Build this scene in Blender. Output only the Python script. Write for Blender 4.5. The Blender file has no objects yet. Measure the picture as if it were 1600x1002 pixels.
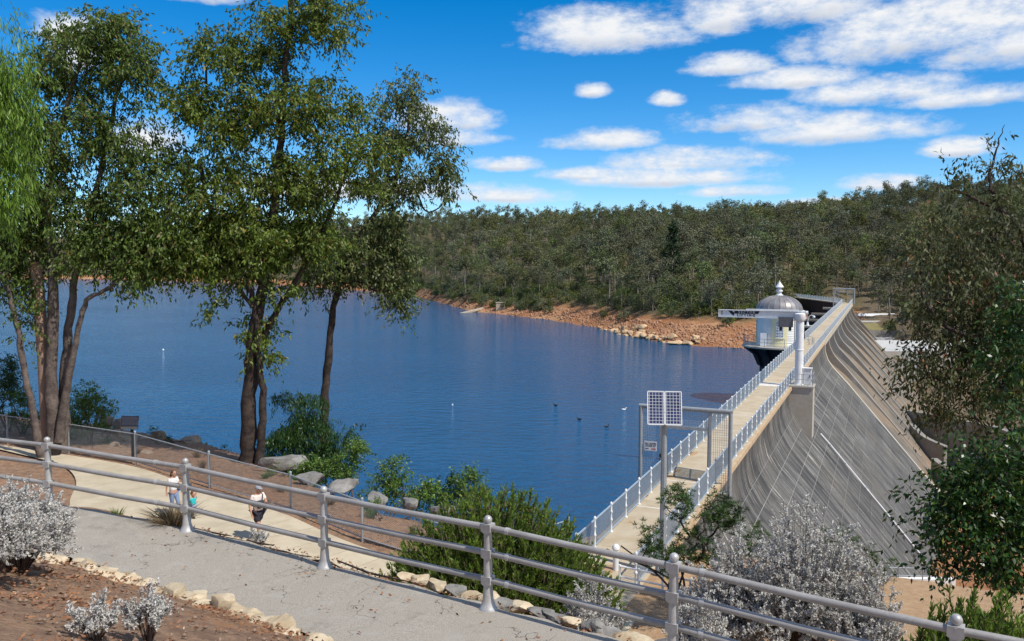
import bpy, bmesh, math, random
import numpy as np
from mathutils import Vector, Matrix

# ------------------------------------------------------------------ camera
S = bpy.context.scene
COL = S.collection
F, CX, CY, HOR = 1300.0, 800.0, 501.0, 412.0        # focal length and principal point in photo pixels, horizon row
CAM = np.array([0.0, 0.0, 10.4])                     # the dam walkway is z = 0
PITCH = math.atan((CY - HOR) / F)
cd = bpy.data.cameras.new('camera')
cam = bpy.data.objects.new('camera', cd); COL.objects.link(cam)
cam.location = CAM; cam.rotation_euler = (math.pi / 2 - PITCH, 0, 0)
cd.sensor_fit = 'HORIZONTAL'; cd.sensor_width = 36; cd.lens = 36 * F / 1600
cd.clip_start = 0.1; cd.clip_end = 6000
S.camera = cam

# ------------------------------------------------------------------ sun, sky, exposure
def unit0(v): return np.array(v) / np.linalg.norm(v)
SUN_EL = math.radians(54)
SUN_H = unit0([0.79, -0.61])                      # towards the sun: from the right, behind the camera
sd = bpy.data.lights.new('sun', 'SUN'); sun = bpy.data.objects.new('sun', sd); COL.objects.link(sun)
sd.energy = 4.9; sd.angle = math.radians(0.53); sd.color = (1.0, 0.95, 0.86)
sv = Vector((SUN_H[0] * math.cos(SUN_EL), SUN_H[1] * math.cos(SUN_EL), math.sin(SUN_EL)))
sun.rotation_euler = sv.to_track_quat('Z', 'Y').to_euler(); sun.location = (30, -20, 60)
S.view_settings.view_transform = 'Standard'; S.view_settings.look = 'None'
S.view_settings.exposure = 0.0; S.view_settings.gamma = 1.0; S.view_settings.use_curve_mapping = False
S.cycles.max_bounces = 6; S.cycles.diffuse_bounces = 2; S.cycles.glossy_bounces = 3
S.cycles.transmission_bounces = 4; S.cycles.transparent_max_bounces = 8
S.cycles.caustics_reflective = False; S.cycles.caustics_refractive = False
S.cycles.use_denoising = True

def node(nt, t, **kw):
    n = nt.nodes.new(t)
    for k, v in kw.items():
        if k.startswith('i_'):
            k2 = k[2:]; k2 = int(k2) if k2.isdigit() else k2
            n.inputs[k2].default_value = v
        else: setattr(n, k, v)
    return n
def math_n(nt, op, a, b=None, c=None, clamp=False):
    n = nt.nodes.new('ShaderNodeMath'); n.operation = op; n.use_clamp = clamp
    for i, x in enumerate((a, b, c)):
        if x is None: continue
        if isinstance(x, (int, float)): n.inputs[i].default_value = x
        else: nt.links.new(x, n.inputs[i])
    return n.outputs[0]
def mixc(nt, fac, a, b, bt='MIX'):
    n = nt.nodes.new('ShaderNodeMix'); n.data_type = 'RGBA'; n.blend_type = bt
    for sock, x in ((n.inputs[0], fac), (n.inputs[6], a), (n.inputs[7], b)):
        if isinstance(x, (int, float)): sock.default_value = x
        elif isinstance(x, tuple): sock.default_value = (*x, 1) if len(x) == 3 else x
        else: nt.links.new(x, sock)
    return n.outputs[2]
def smooth(nt, x, lo, hi):
    n = nt.nodes.new('ShaderNodeMapRange'); n.interpolation_type = 'SMOOTHSTEP'
    nt.links.new(x, n.inputs[0]); n.inputs[1].default_value = lo; n.inputs[2].default_value = hi
    return n.outputs[0]

W = bpy.data.worlds.new('World'); S.world = W; W.use_nodes = True
W.cycles.sampling_method = 'MANUAL'; W.cycles.sample_map_resolution = 256
nt = W.node_tree; nt.nodes.clear()
sky = node(nt, 'ShaderNodeTexSky', sky_type='NISHITA', sun_disc=False)
sky.sun_elevation = SUN_EL; sky.sun_rotation = math.atan2(SUN_H[0], SUN_H[1])
sky.altitude = 300; sky.air_density = 0.8; sky.dust_density = 0.05; sky.ozone_density = 3.0
hsv = node(nt, 'ShaderNodeHueSaturation', i_Hue=0.5, i_Saturation=1.45, i_Value=1.6)
nt.links.new(sky.outputs[0], hsv.inputs['Color'])
tc = node(nt, 'ShaderNodeTexCoord'); sp = node(nt, 'ShaderNodeSeparateXYZ')
nt.links.new(tc.outputs['Generated'], sp.inputs[0])
az = math_n(nt, 'ARCTAN2', sp.outputs[0], sp.outputs[1]); el = math_n(nt, 'ARCSINE', sp.outputs[2])
# fair-weather cumulus: (azimuth, elevation, half width, half height) in photo pixels of sky, turned into angles
CLOUDS = [(945, 64, 135, 42), (1125, 40, 75, 34), (1245, 22, 130, 42), (1430, 66, 205, 52), (1580, 78, 160, 45),
          (1135, 112, 62, 20), (1240, 132, 100, 18), (1370, 152, 130, 24), (1530, 158, 150, 18),
          (922, 150, 26, 14), (1040, 163, 27, 13), (1165, 195, 110, 26), (1300, 212, 150, 26), (940, 226, 78, 19),
          (790, 262, 60, 14), (905, 276, 70, 13), (1075, 258, 120, 24), (1030, 283, 160, 20), (1150, 302, 70, 12),
          (700, 195, 75, 30), (715, 222, 70, 16), (1375, 290, 70, 15), (1490, 238, 60, 17), (120, 60, 60, 26),
          (300, 4, 90, 16), (130, 100, 40, 30), (560, 300, 260, 20), (770, 310, 120, 16), (240, 230, 60, 30), (1290, 320, 90, 10), (-150, 180, 200, 40), (1900, 120, 220, 60), (1850, 250, 160, 30)]
vecn = node(nt, 'ShaderNodeCombineXYZ'); nt.links.new(az, vecn.inputs[0]); nt.links.new(math_n(nt, 'MULTIPLY', el, 2.1), vecn.inputs[1])
n1 = node(nt, 'ShaderNodeTexNoise', i_Scale=10.0, i_Detail=7.0, i_Roughness=0.6); nt.links.new(vecn.outputs[0], n1.inputs['Vector'])
n2 = node(nt, 'ShaderNodeTexNoise', i_Scale=30.0, i_Detail=8.0, i_Roughness=0.68); nt.links.new(vecn.outputs[0], n2.inputs['Vector'])
fld = None; vsum = None
for (px, py, rx, ry) in CLOUDS:
    a0 = math.atan((px - CX) / F); e0 = math.atan((HOR - py) / F * math.cos(a0)); ra = rx / F * 1.0 * math.cos(a0) ** 2; re = ry / F * 1.05
    u = math_n(nt, 'MULTIPLY_ADD', az, 1 / ra, -a0 / ra); v = math_n(nt, 'MULTIPLY_ADD', el, 1 / re, -e0 / re)
    v0 = v
    v = math_n(nt, 'MAXIMUM', v, math_n(nt, 'MULTIPLY', v, -1.9))        # flat bases
    q = math_n(nt, 'SUBTRACT', 1.0, math_n(nt, 'ADD', math_n(nt, 'MULTIPLY', u, u), math_n(nt, 'MULTIPLY', v, v)))
    vq = math_n(nt, 'MULTIPLY', math_n(nt, 'MAXIMUM', q, 0.0), v0); vsum = vq if vsum is None else math_n(nt, 'ADD', vsum, vq)
    fld = q if fld is None else math_n(nt, 'SMOOTH_MAX', fld, q, 0.12)
# the same fair-weather field goes on over the rest of the sky
plan = node(nt, 'ShaderNodeVectorMath', operation='DIVIDE'); nt.links.new(tc.outputs['Generated'], plan.inputs[0])
zz = math_n(nt, 'ADD', math_n(nt, 'ABSOLUTE', sp.outputs[2]), 0.15)
cz = node(nt, 'ShaderNodeCombineXYZ')
for k in range(3): nt.links.new(zz, cz.inputs[k])
nt.links.new(cz.outputs[0], plan.inputs[1])
n3 = node(nt, 'ShaderNodeTexNoise', i_Scale=0.9, i_Detail=6.0, i_Roughness=0.55); nt.links.new(plan.outputs[0], n3.inputs['Vector'])
gen = math_n(nt, 'MULTIPLY_ADD', n3.outputs[0], 9.0, -4.5)
outside = math_n(nt, 'MAXIMUM', smooth(nt, math_n(nt, 'ABSOLUTE', az), 0.7, 0.9), smooth(nt, el, 0.33, 0.45))
gen = math_n(nt, 'ADD', math_n(nt, 'MULTIPLY', gen, outside), math_n(nt, 'MULTIPLY_ADD', outside, 4.0, -4.0))
fld = math_n(nt, 'MAXIMUM', math_n(nt, 'MAXIMUM', fld, -3.0), gen)
nz = math_n(nt, 'ADD', math_n(nt, 'MULTIPLY_ADD', n1.outputs[0], 3.4, -1.85), math_n(nt, 'MULTIPLY_ADD', n2.outputs[0], 2.6, -1.3))
dens = math_n(nt, 'ADD', fld, nz)
mask = smooth(nt, dens, -0.75, 1.0)
mask = math_n(nt, 'MULTIPLY', mask, smooth(nt, el, -0.02, 0.05))
mask = math_n(nt, 'MULTIPLY', mask, 0.96)
core = smooth(nt, math_n(nt, 'ADD', dens, math_n(nt, 'MULTIPLY_ADD', n2.outputs[0], 2.0, -1.0)), 0.2, 1.6)
ccol = mixc(nt, core, (7.6, 8.2, 9.1), (9.5, 9.5, 9.5))
base_ = smooth(nt, math_n(nt, 'ADD', math_n(nt, 'MULTIPLY', vsum, -1.0), math_n(nt, 'MULTIPLY_ADD', n2.outputs[0], 0.8, -0.4)), -0.05, 0.40)
ccol = mixc(nt, math_n(nt, 'MULTIPLY', base_, 0.85), ccol, (5.6, 6.0, 6.9))
skyc = mixc(nt, mask, hsv.outputs[0], ccol)
bg = node(nt, 'ShaderNodeBackground', i_Strength=0.1); nt.links.new(skyc, bg.inputs[0])
wo = node(nt, 'ShaderNodeOutputWorld'); nt.links.new(bg.outputs[0], wo.inputs[0])

# ------------------------------------------------------------------ helpers: photo rays, meshes, things
def ray(px, py):
    x, y = (px - CX) / F, -(py - CY) / F
    return np.array([x, math.cos(PITCH) + y * math.sin(PITCH), -math.sin(PITCH) + y * math.cos(PITCH)])
def onz(px, py, z):
    d = ray(px, py); return CAM + d * ((z - CAM[2]) / d[2])
def ony(px, py, Y):
    d = ray(px, py); return CAM + d * (Y / d[1])

ORG = {}
def org(o): return ORG.get(o.name, np.zeros(3)) if o else np.zeros(3)
def finish(name, me, mats, parent=None, loc=None, smooth_=False):
    o = bpy.data.objects.new(name, me); COL.objects.link(o)
    for m in (mats if isinstance(mats, (list, tuple)) else [mats]): me.materials.append(m)
    if parent:
        o.parent = parent; ORG[o.name] = org(parent)
    elif loc is not None:
        o.location = loc; ORG[o.name] = np.array(loc, float)
    if smooth_: me.polygons.foreach_set('use_smooth', np.ones(len(me.polygons), bool))
    return o
def thing(name, label, cat, loc=(0, 0, 0), group=None):
    o = bpy.data.objects.new(name, None); COL.objects.link(o); o.location = loc; o.empty_display_size = 0.2
    o['label'] = label; o['category'] = cat
    if group: o['group'] = group
    ORG[o.name] = np.array(loc, float); return o
def tag(o, label=None, cat=None, group=None, kind=None):
    for k, v in (('label', label), ('category', cat), ('group', group), ('kind', kind)):
        if v: o[k] = v
    return o
def copy_tree(o, parent=None):
    c = o.copy(); COL.objects.link(c); c.parent = parent
    for ch in o.children: copy_tree(ch, c)
    return c
def unit(v):
    v = np.asarray(v, float); return v / max(1e-9, np.linalg.norm(v))
def frame(d):
    d = unit(d); a = np.array([0, 0, 1.0]) if abs(d[2]) < 0.95 else np.array([1.0, 0, 0])
    x = unit(np.cross(a, d)); return x, np.cross(d, x), d

class MB:
    def __init__(s): s.v = []; s.f = []; s.m = []; s.mi = 0
    def add(s, vs, fs):
        b = len(s.v); s.v.extend([tuple(map(float, q)) for q in vs])
        for f in fs: s.f.append(tuple(b + i for i in f)); s.m.append(s.mi)
        return s
    def box(s, c, size, ax=None):
        c = np.asarray(c, float); h = np.asarray(size, float) / 2
        ax = ax if ax is not None else (np.array([1., 0, 0]), np.array([0, 1., 0]), np.array([0, 0, 1.]))
        vs = [c + ax[0] * h[0] * i + ax[1] * h[1] * j + ax[2] * h[2] * k for i in (-1, 1) for j in (-1, 1) for k in (-1, 1)]
        return s.add(vs, [(0, 1, 3, 2), (4, 6, 7, 5), (0, 4, 5, 1), (2, 3, 7, 6), (0, 2, 6, 4), (1, 5, 7, 3)])
    def tube(s, pts, rad, seg=8, cap=True):
        pts = [np.asarray(p, float) for p in pts]; n = len(pts)
        rad = [rad] * n if isinstance(rad, (int, float)) else rad
        vs = []; x = None
        for i in range(n):
            d = pts[min(i + 1, n - 1)] - pts[max(i - 1, 0)]
            if x is None: x, y, _ = frame(d)
            else:
                d = unit(d); x = unit(x - d * np.dot(x, d)); y = np.cross(d, x)
            for k in range(seg):
                a = 2 * math.pi * k / seg; vs.append(pts[i] + (x * math.cos(a) + y * math.sin(a)) * rad[i])
        fs = [(i * seg + k, i * seg + (k + 1) % seg, (i + 1) * seg + (k + 1) % seg, (i + 1) * seg + k) for i in range(n - 1) for k in range(seg)]
        if cap: fs += [tuple(range(seg))[::-1], tuple((n - 1) * seg + k for k in range(seg))]
        return s.add(vs, fs)
    def lathe(s, c, prof, seg=16, axis=(0, 0, 1)):
        x, y, d = frame(axis); c = np.asarray(c, float); vs = []
        if abs(d[2]) > 0.99: x, y = np.array([1., 0, 0]), np.array([0, 1., 0])
        for r, h in prof:
            for k in range(seg):
                a = 2 * math.pi * k / seg; vs.append(c + d * h + (x * math.cos(a) + y * math.sin(a)) * r)
        n = len(prof)
        fs = [(i * seg + k, i * seg + (k + 1) % seg, (i + 1) * seg + (k + 1) % seg, (i + 1) * seg + k) for i in range(n - 1) for k in range(seg)]
        fs += [tuple(range(seg))[::-1], tuple((n - 1) * seg + k for k in range(seg))]
        return s.add(vs, fs)
    def ball(s, c, r, seg=10, rings=6, sc=(1, 1, 1)):
        c = np.asarray(c, float); prof = [(r * math.sin(math.pi * i / rings) + 1e-4, -r * math.cos(math.pi * i / rings)) for i in range(rings + 1)]
        b = len(s.v); s.lathe((0, 0, 0), prof, seg)
        for i in range(b, len(s.v)): s.v[i] = tuple(np.array(s.v[i]) * sc + c)
        return s
    def prism(s, poly, c, ax, depth):        # polygon in ax[0],ax[1] plane, extruded along ax[2]
        c = np.asarray(c, float); n = len(poly)
        vs = [c + ax[0] * p[0] + ax[1] * p[1] + ax[2] * z for z in (0, depth) for p in poly]
        fs = [tuple(range(n))[::-1], tuple(range(n, 2 * n))] + [(i, (i + 1) % n, n + (i + 1) % n, n + i) for i in range(n)]
        return s.add(vs, fs)
    def mesh(s, name, o=(0, 0, 0)):
        me = bpy.data.meshes.new(name); me.from_pydata([tuple(np.array(q) - o) for q in s.v], [], s.f)
        if any(s.m): me.polygons.foreach_set('material_index', s.m)
        me.update(); return me
    def build(s, name, mats, parent=None, loc=None, sm=False):
        o = org(parent) if parent else (np.zeros(3) if loc is None else np.asarray(loc, float))
        me = s.mesh(name, o); ob = finish(name, me, mats, parent, loc, False)
        if sm: shade(ob)
        return ob
def shade(ob, ang=40):
    me = ob.data; me.polygons.foreach_set('use_smooth', np.ones(len(me.polygons), bool)); me.set_sharp_from_angle(angle=math.radians(ang)); return ob
def np_mesh(name, verts, quads, rnd=None):
    me = bpy.data.meshes.new(name); nv, nf = len(verts), len(quads); k = quads.shape[1]
    me.vertices.add(nv); me.vertices.foreach_set('co', np.asarray(verts, np.float32).ravel())
    me.loops.add(nf * k); me.loops.foreach_set('vertex_index', np.asarray(quads, np.int32).ravel())
    me.polygons.add(nf); me.polygons.foreach_set('loop_start', np.arange(0, nf * k, k, dtype=np.int32))
    if rnd is not None:
        a = me.attributes.new('rnd', 'FLOAT', 'POINT'); a.data.foreach_set('value', np.asarray(rnd, np.float32))
    me.update(calc_edges=True); me.validate(); return me

# ------------------------------------------------------------------ materials
def new_mat(name):
    m = bpy.data.materials.new(name); m.use_nodes = True; t = m.node_tree; t.nodes.clear()
    out = node(t, 'ShaderNodeOutputMaterial'); b = node(t, 'ShaderNodeBsdfPrincipled'); t.links.new(b.outputs[0], out.inputs[0])
    return m, t, b, out
def coords(t, kind='pos', scale=(1, 1, 1), rotz=0.0):
    if kind == 'pos': g = node(t, 'ShaderNodeNewGeometry').outputs['Position']
    else: g = node(t, 'ShaderNodeTexCoord').outputs['Object']
    mp = node(t, 'ShaderNodeMapping'); mp.vector_type = 'POINT'
    if rotz:
        m0 = node(t, 'ShaderNodeMapping'); m0.inputs['Rotation'].default_value = (0, 0, rotz); t.links.new(g, m0.inputs[0]); g = m0.outputs[0]
    mp.inputs['Scale'].default_value = scale; t.links.new(g, mp.inputs[0]); return mp.outputs[0]
def noise_n(t, vec, scale, detail=4, rough=0.6):
    n = node(t, 'ShaderNodeTexNoise', i_Scale=scale, i_Detail=float(detail), i_Roughness=rough); t.links.new(vec, n.inputs['Vector']); return n.outputs[0]
def bump(t, b, h, strength=0.3, dist=0.02):
    n = node(t, 'ShaderNodeBump', i_Strength=strength, i_Distance=dist); t.links.new(h, n.inputs['Height']); t.links.new(n.outputs[0], b.inputs['Normal'])
def pmat(name, c1, c2=None, scale=3.0, rough=0.7, metal=0.0, bstr=0.2, bdist=0.01, fine=40.0, kind='pos', spec=0.5, var=0.0):
    m, t, b, out = new_mat(name); c2 = c2 or tuple(x * 0.75 for x in c1)
    v = coords(t, kind); a = noise_n(t, v, scale, 5); f = noise_n(t, v, fine, 3)
    fac = smooth(t, math_n(t, 'ADD', math_n(t, 'MULTIPLY', a, 0.7), math_n(t, 'MULTIPLY', f, 0.3)), 0.35, 0.65)
    c = mixc(t, fac, c1, c2)
    if var:
        oi = node(t, 'ShaderNodeObjectInfo'); c = mixc(t, 1.0, c, mixc(t, oi.outputs['Random'], (1 - var,) * 3, (1 + var,) * 3), 'MULTIPLY')
    t.links.new(c, b.inputs['Base Color'])
    b.inputs['Roughness'].default_value = rough; b.inputs['Metallic'].default_value = metal; b.inputs['Specular IOR Level'].default_value = spec
    if bstr: bump(t, b, f, bstr, bdist)
    return m
def leafmat(name, dark, light, odd=None, rough=0.45, trans=0.3, objvar=0.0, spec=0.4):
    m, t, b, out = new_mat(name)
    at = node(t, 'ShaderNodeAttribute', attribute_name='rnd')
    v = coords(t, 'pos'); n = noise_n(t, v, 0.5, 3)
    f = math_n(t, 'ADD', math_n(t, 'MULTIPLY', at.outputs['Fac'], 0.6), math_n(t, 'MULTIPLY', n, 0.5), None, True)
    c = mixc(t, f, dark, light)
    if odd: c = mixc(t, smooth(t, at.outputs['Fac'], 0.93, 0.98), c, odd)
    if objvar:
        oi = node(t, 'ShaderNodeObjectInfo'); h = node(t, 'ShaderNodeHueSaturation')
        h.inputs['Hue'].default_value = 0.5; t.links.new(math_n(t, 'MULTIPLY_ADD', oi.outputs['Random'], -0.07, 0.525), h.inputs['Hue'])
        wn = node(t, 'ShaderNodeTexWhiteNoise', noise_dimensions='1D'); t.links.new(oi.outputs['Random'], wn.inputs['W'])
        t.links.new(math_n(t, 'MULTIPLY_ADD', wn.outputs[0], objvar, 1 - objvar * 0.5), h.inputs['Value']); t.links.new(c, h.inputs['Color'])
        wn2 = node(t, 'ShaderNodeTexWhiteNoise', noise_dimensions='1D'); t.links.new(math_n(t, 'ADD', oi.outputs['Random'], 3.7), wn2.inputs['W'])
        t.links.new(math_n(t, 'MULTIPLY_ADD', wn2.outputs[0], 0.6, 0.55), h.inputs['Saturation']); c = h.outputs[0]
    t.links.new(c, b.inputs['Base Color']); b.inputs['Roughness'].default_value = rough; b.inputs['Specular IOR Level'].default_value = spec
    if trans:
        tr = node(t, 'ShaderNodeBsdfTranslucent'); t.links.new(c, tr.inputs[0]); mx = node(t, 'ShaderNodeMixShader', i_0=trans)
        t.links.new(b.outputs[0], mx.inputs[1]); t.links.new(tr.outputs[0], mx.inputs[2]); t.links.new(mx.outputs[0], out.inputs[0])
    return m
M = {}
M['galv'] = pmat('galvanised', (0.34, 0.37, 0.40), (0.27, 0.30, 0.33), 6, 0.5, 0.25, 0.05)
M['galv_dark'] = pmat('galvanised_dull', (0.20, 0.23, 0.25), (0.15, 0.17, 0.19), 6, 0.55, 0.3, 0.05)
M['rail_grey'] = pmat('rail_paint', (0.36, 0.345, 0.33), (0.27, 0.255, 0.24), 2.5, 0.5, 0.1, 0.15, 0.004, 30)
M['rail_silver'] = pmat('post_silver', (0.50, 0.49, 0.48), (0.38, 0.37, 0.36), 5, 0.42, 0.25, 0.1, 0.004, 30)
M['dam_rail'] = pmat('dam_rail_paint', (0.36, 0.44, 0.52), (0.29, 0.36, 0.43), 3, 0.5, 0.1, 0.05)
M['white'] = pmat('white_paint', (0.78, 0.79, 0.80), (0.66, 0.67, 0.68), 2, 0.5, 0, 0.05)
M['white_wall'] = pmat('white_render', (0.80, 0.80, 0.78), (0.72, 0.72, 0.70), 1.5, 0.7, 0, 0.1)
M['cream'] = pmat('cream_paint', (0.80, 0.73, 0.46), (0.74, 0.67, 0.42), 2, 0.6, 0, 0.05)
M['lead'] = pmat('lead_sheet', (0.30, 0.30, 0.31), (0.22, 0.19, 0.18), 1.4, 0.45, 0.3, 0.1, 0.01, 20, 'pos', 0.5, 0.25)
M['dark'] = pmat('dark_metal', (0.03, 0.03, 0.035), (0.02, 0.02, 0.02), 5, 0.5, 0.2, 0.05)
M['grey_box'] = pmat('grey_hoist', (0.13, 0.13, 0.14), (0.10, 0.10, 0.11), 5, 0.5)
M['glass'] = pmat('window_glass', (0.45, 0.50, 0.58), (0.35, 0.40, 0.48), 3, 0.12, 0, 0)
M['black_text'] = pmat('black_print', (0.015, 0.015, 0.02), None, 5, 0.6, 0, 0)
M['white_text'] = pmat('white_print', (0.75, 0.75, 0.75), None, 5, 0.6, 0, 0)
M['red_text'] = pmat('red_print', (0.55, 0.05, 0.05), None, 5, 0.6, 0, 0)
M['yellow'] = pmat('amber_print', (0.55, 0.30, 0.05), None, 5, 0.6, 0, 0)
M['sandstone'] = pmat('limestone_block', (0.56, 0.47, 0.33), (0.40, 0.31, 0.20), 4, 0.85, 0, 0.6, 0.02, 18, 'pos', 0.3, 0.18)
M['granite'] = pmat('granite_boulder', (0.46, 0.33, 0.22), (0.26, 0.20, 0.15), 2.2, 0.85, 0, 0.7, 0.03, 12, 'pos', 0.3, 0.2)
M['grey_rock'] = pmat('grey_rock', (0.26, 0.25, 0.23), (0.13, 0.12, 0.11), 1.6, 0.9, 0, 0.9, 0.05, 8, 'pos', 0.3, 0.15)
M['far_rock'] = pmat('shore_boulder', (0.62, 0.44, 0.26), (0.42, 0.27, 0.15), 1.0, 0.9, 0, 0.6, 0.05, 5, 'pos', 0.3, 0.2)
M['bark_dark'] = pmat('dark_bark', (0.075, 0.055, 0.045), (0.025, 0.02, 0.018), 3, 0.9, 0, 1.0, 0.04, 14, 'pos', 0.2)
M['bark_grey'] = pmat('grey_bark', (0.17, 0.135, 0.115), (0.07, 0.055, 0.05), 3, 0.9, 0, 1.0, 0.03, 14, 'pos', 0.2)
M['bark_pink'] = pmat('peeling_bark', (0.42, 0.26, 0.17), (0.26, 0.19, 0.15), 2.2, 0.8, 0, 0.6, 0.02, 9, 'pos', 0.2)
M['bark_far'] = pmat('far_bark', (0.30, 0.26, 0.22), (0.14, 0.11, 0.09), 1, 0.9, 0, 0)
M['twig'] = pmat('twig', (0.16, 0.11, 0.08), (0.09, 0.06, 0.05), 8, 0.9, 0, 0)
# concrete with rain streaks that run down the slope (position based, so it stays put)
def concrete(name, c1, c2, streak, stain, rotz, sfreq=1.6, amount=0.5):
    m, t, b, out = new_mat(name)
    v = coords(t, 'pos', (sfreq, 0.22, 0.12), rotz); s1 = noise_n(t, v, 1.0, 6, 0.65)
    v2 = coords(t, 'pos', (sfreq * 2.6, 0.34, 0.20), rotz); s2 = noise_n(t, v2, 1.0, 4, 0.6)
    v3 = coords(t, 'pos'); big = noise_n(t, v3, 0.13, 6, 0.65); fine = noise_n(t, v3, 3.5, 5)
    c = mixc(t, smooth(t, s1, 0.40, 0.62), c1, c2)
    c = mixc(t, math_n(t, 'MULTIPLY', smooth(t, big, 0.42, 0.62), 0.75), c, stain)
    c = mixc(t, math_n(t, 'MULTIPLY', smooth(t, s2, 0.585, 0.70), amount), c, streak)
    c = mixc(t, math_n(t, 'MULTIPLY', smooth(t, fine, 0.3, 0.8), 0.35), c, tuple(x * 0.55 for x in c1))
    oi = node(t, 'ShaderNodeObjectInfo'); c = mixc(t, 1.0, c, mixc(t, oi.outputs['Random'], (0.88,) * 3, (1.10,) * 3), 'MULTIPLY')
    t.links.new(c, b.inputs['Base Color']); b.inputs['Roughness'].default_value = 0.85; b.inputs['Specular IOR Level'].default_value = 0.25
    bump(t, b, fine, 0.3, 0.03); return m
# ------------------------------------------------------------------ dam frame of reference
AX = unit([(1379 - CX) / F, 1 / math.cos(PITCH) * 1.0, 0]); AX[2] = 0; AX = unit(AX)
NX = np.array([AX[1], -AX[0], 0.0])                 # out over the downstream face
P0 = onz(1229, 612, 0.0)
UP = np.array([0, 0, 1.0]); ROT = math.atan2(AX[1], AX[0])
def D(t, u, z=0.0): return P0 + AX * t + NX * u + UP * z
def tu(x, y):
    dx, dy = x - P0[0], y - P0[1]; return dx * AX[0] + dy * AX[1], dx * NX[0] + dy * NX[1]
M['dam_dark'] = concrete('dam_concrete_dark', (0.05, 0.05, 0.051), (0.165, 0.160, 0.150), (0.58, 0.55, 0.49), (0.125, 0.117, 0.103), -ROT, 1.5, 0.75)
M['dam_brown'] = concrete('dam_concrete_brown', (0.10, 0.09, 0.075), (0.21, 0.185, 0.15), (0.54, 0.48, 0.42), (0.27, 0.19, 0.12), -ROT, 1.1, 0.7)
M['dam_pale'] = concrete('pale_concrete', (0.50, 0.48, 0.43), (0.42, 0.39, 0.34), (0.30, 0.28, 0.25), (0.46, 0.40, 0.31), -ROT, 0.8, 0.5)
M['joint'] = pmat('joint_lime', (.34, .325, .30), (.20, .19, .18), .8, .9, 0, 0)
M['dam_grey'] = concrete('grey_concrete', (0.27, 0.26, 0.24), (0.34, 0.32, 0.29), (0.5, 0.47, 0.42), (0.24, 0.20, 0.16), -ROT, 0.8, 0.4)
M['shade_dark_wall'] = concrete('upstream_concrete', (0.035, 0.035, 0.04), (0.05, 0.05, 0.055), (0.08, 0.075, 0.07), (0.04, 0.035, 0.03), -ROT, 0.8, 0.3)  # wing wall's shade is put into the colour; step supports and tower shaft share it
M['deck'] = pmat('walkway_concrete', (0.49, 0.42, 0.31), (0.40, 0.315, 0.21), 0.9, 0.9, 0, 0.2, 0.01, 12, 'pos', 0.2, 0.06)
M['deck_pale'] = pmat('walkway_joint', (0.70, 0.66, 0.60), (0.60, 0.55, 0.49), 2, 0.9, 0, 0.1)
M['kerb_orange'] = pmat('stained_kerb', (0.52, 0.40, 0.26), (0.42, 0.28, 0.16), 1.5, 0.9, 0, 0.2)

# ------------------------------------------------------------------ terrain
def pl_dist(x, y, pts):
    """signed distance to a polyline; positive on its left side"""
    best = np.full(x.shape, 1e9); sg = np.ones(x.shape)
    for (ax, ay), (bx, by) in zip(pts[:-1], pts[1:]):
        ex, ey = bx - ax, by - ay; L2 = ex * ex + ey * ey
        h = np.clip(((x - ax) * ex + (y - ay) * ey) / L2, 0, 1)
        dx, dy = x - ax - h * ex, y - ay - h * ey; d = np.hypot(dx, dy)
        cr = ex * (y - ay) - ey * (x - ax); w = d < best - 1e-9
        best = np.where(w, d, best); sg = np.where(w, np.where(cr >= 0, 1.0, -1.0), sg)
    return best * sg
def lerp_tab(v, tab): return np.interp(v, [p[0] for p in tab], [p[1] for p in tab])
UPZ = 5.72
def post_xy(px, ytop, Y):
    p = ony(px, ytop, Y); return p
UP_POSTS = [(-16.3, 17.6, UPZ + .2), (-11.9, 16.7, UPZ + .15)] + [(ony(px, 600, Y)[0], Y, UPZ + dz) for px, Y, dz in
            ((70, 15.45, 0.12), (286, 14.25, 0.0), (503, 12.65, -0.06), (762, 10.95, 0.0), (1057, 9.5, 0.0), (1508, 7.85, -0.02))] + [(7.2, 6.2, UPZ)]
UPL = [(p[0], p[1]) for p in UP_POSTS]
LOW_F = [(-60, 58), (-36, 45), (-24.3, 39.6), (-16.6, 36.2), (-12.1, 32.7), (-8.06, 29.8), (-5.0, 27.2), (-1.5, 25.6)]
LIP = [(-90, 80), (-40, 57), (-27, 50), (-17, 44.2), (-12.4, 39.6), (-8.6, 34.6), (-4.6, 30.9), (-0.4, 30.6), tuple(D(-40.5, -2.9)[:2]), tuple(D(175, -2.2)[:2])]
TOE = [(-80, 11.0), (-71, 8.8), (-62, 5.7), (-52, 1.6), (-44, -0.4), (-36, -1.6), (-25, -6.3), (0, -14.5), (30, -18.5), (60, -22), (100, -24.5), (130, -24), (160, -18), (178, -9), (190, -3.5)]
def hash_noise(x, y, s):
    return (np.sin(x * 1.3 * s + 1.7) * np.cos(y * 1.1 * s + .3) + np.sin(x * 2.9 * s - y * 2.3 * s) * .5 + np.sin(x * .7 * s + y * 3.7 * s + 2) * .35) / 1.85
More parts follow.
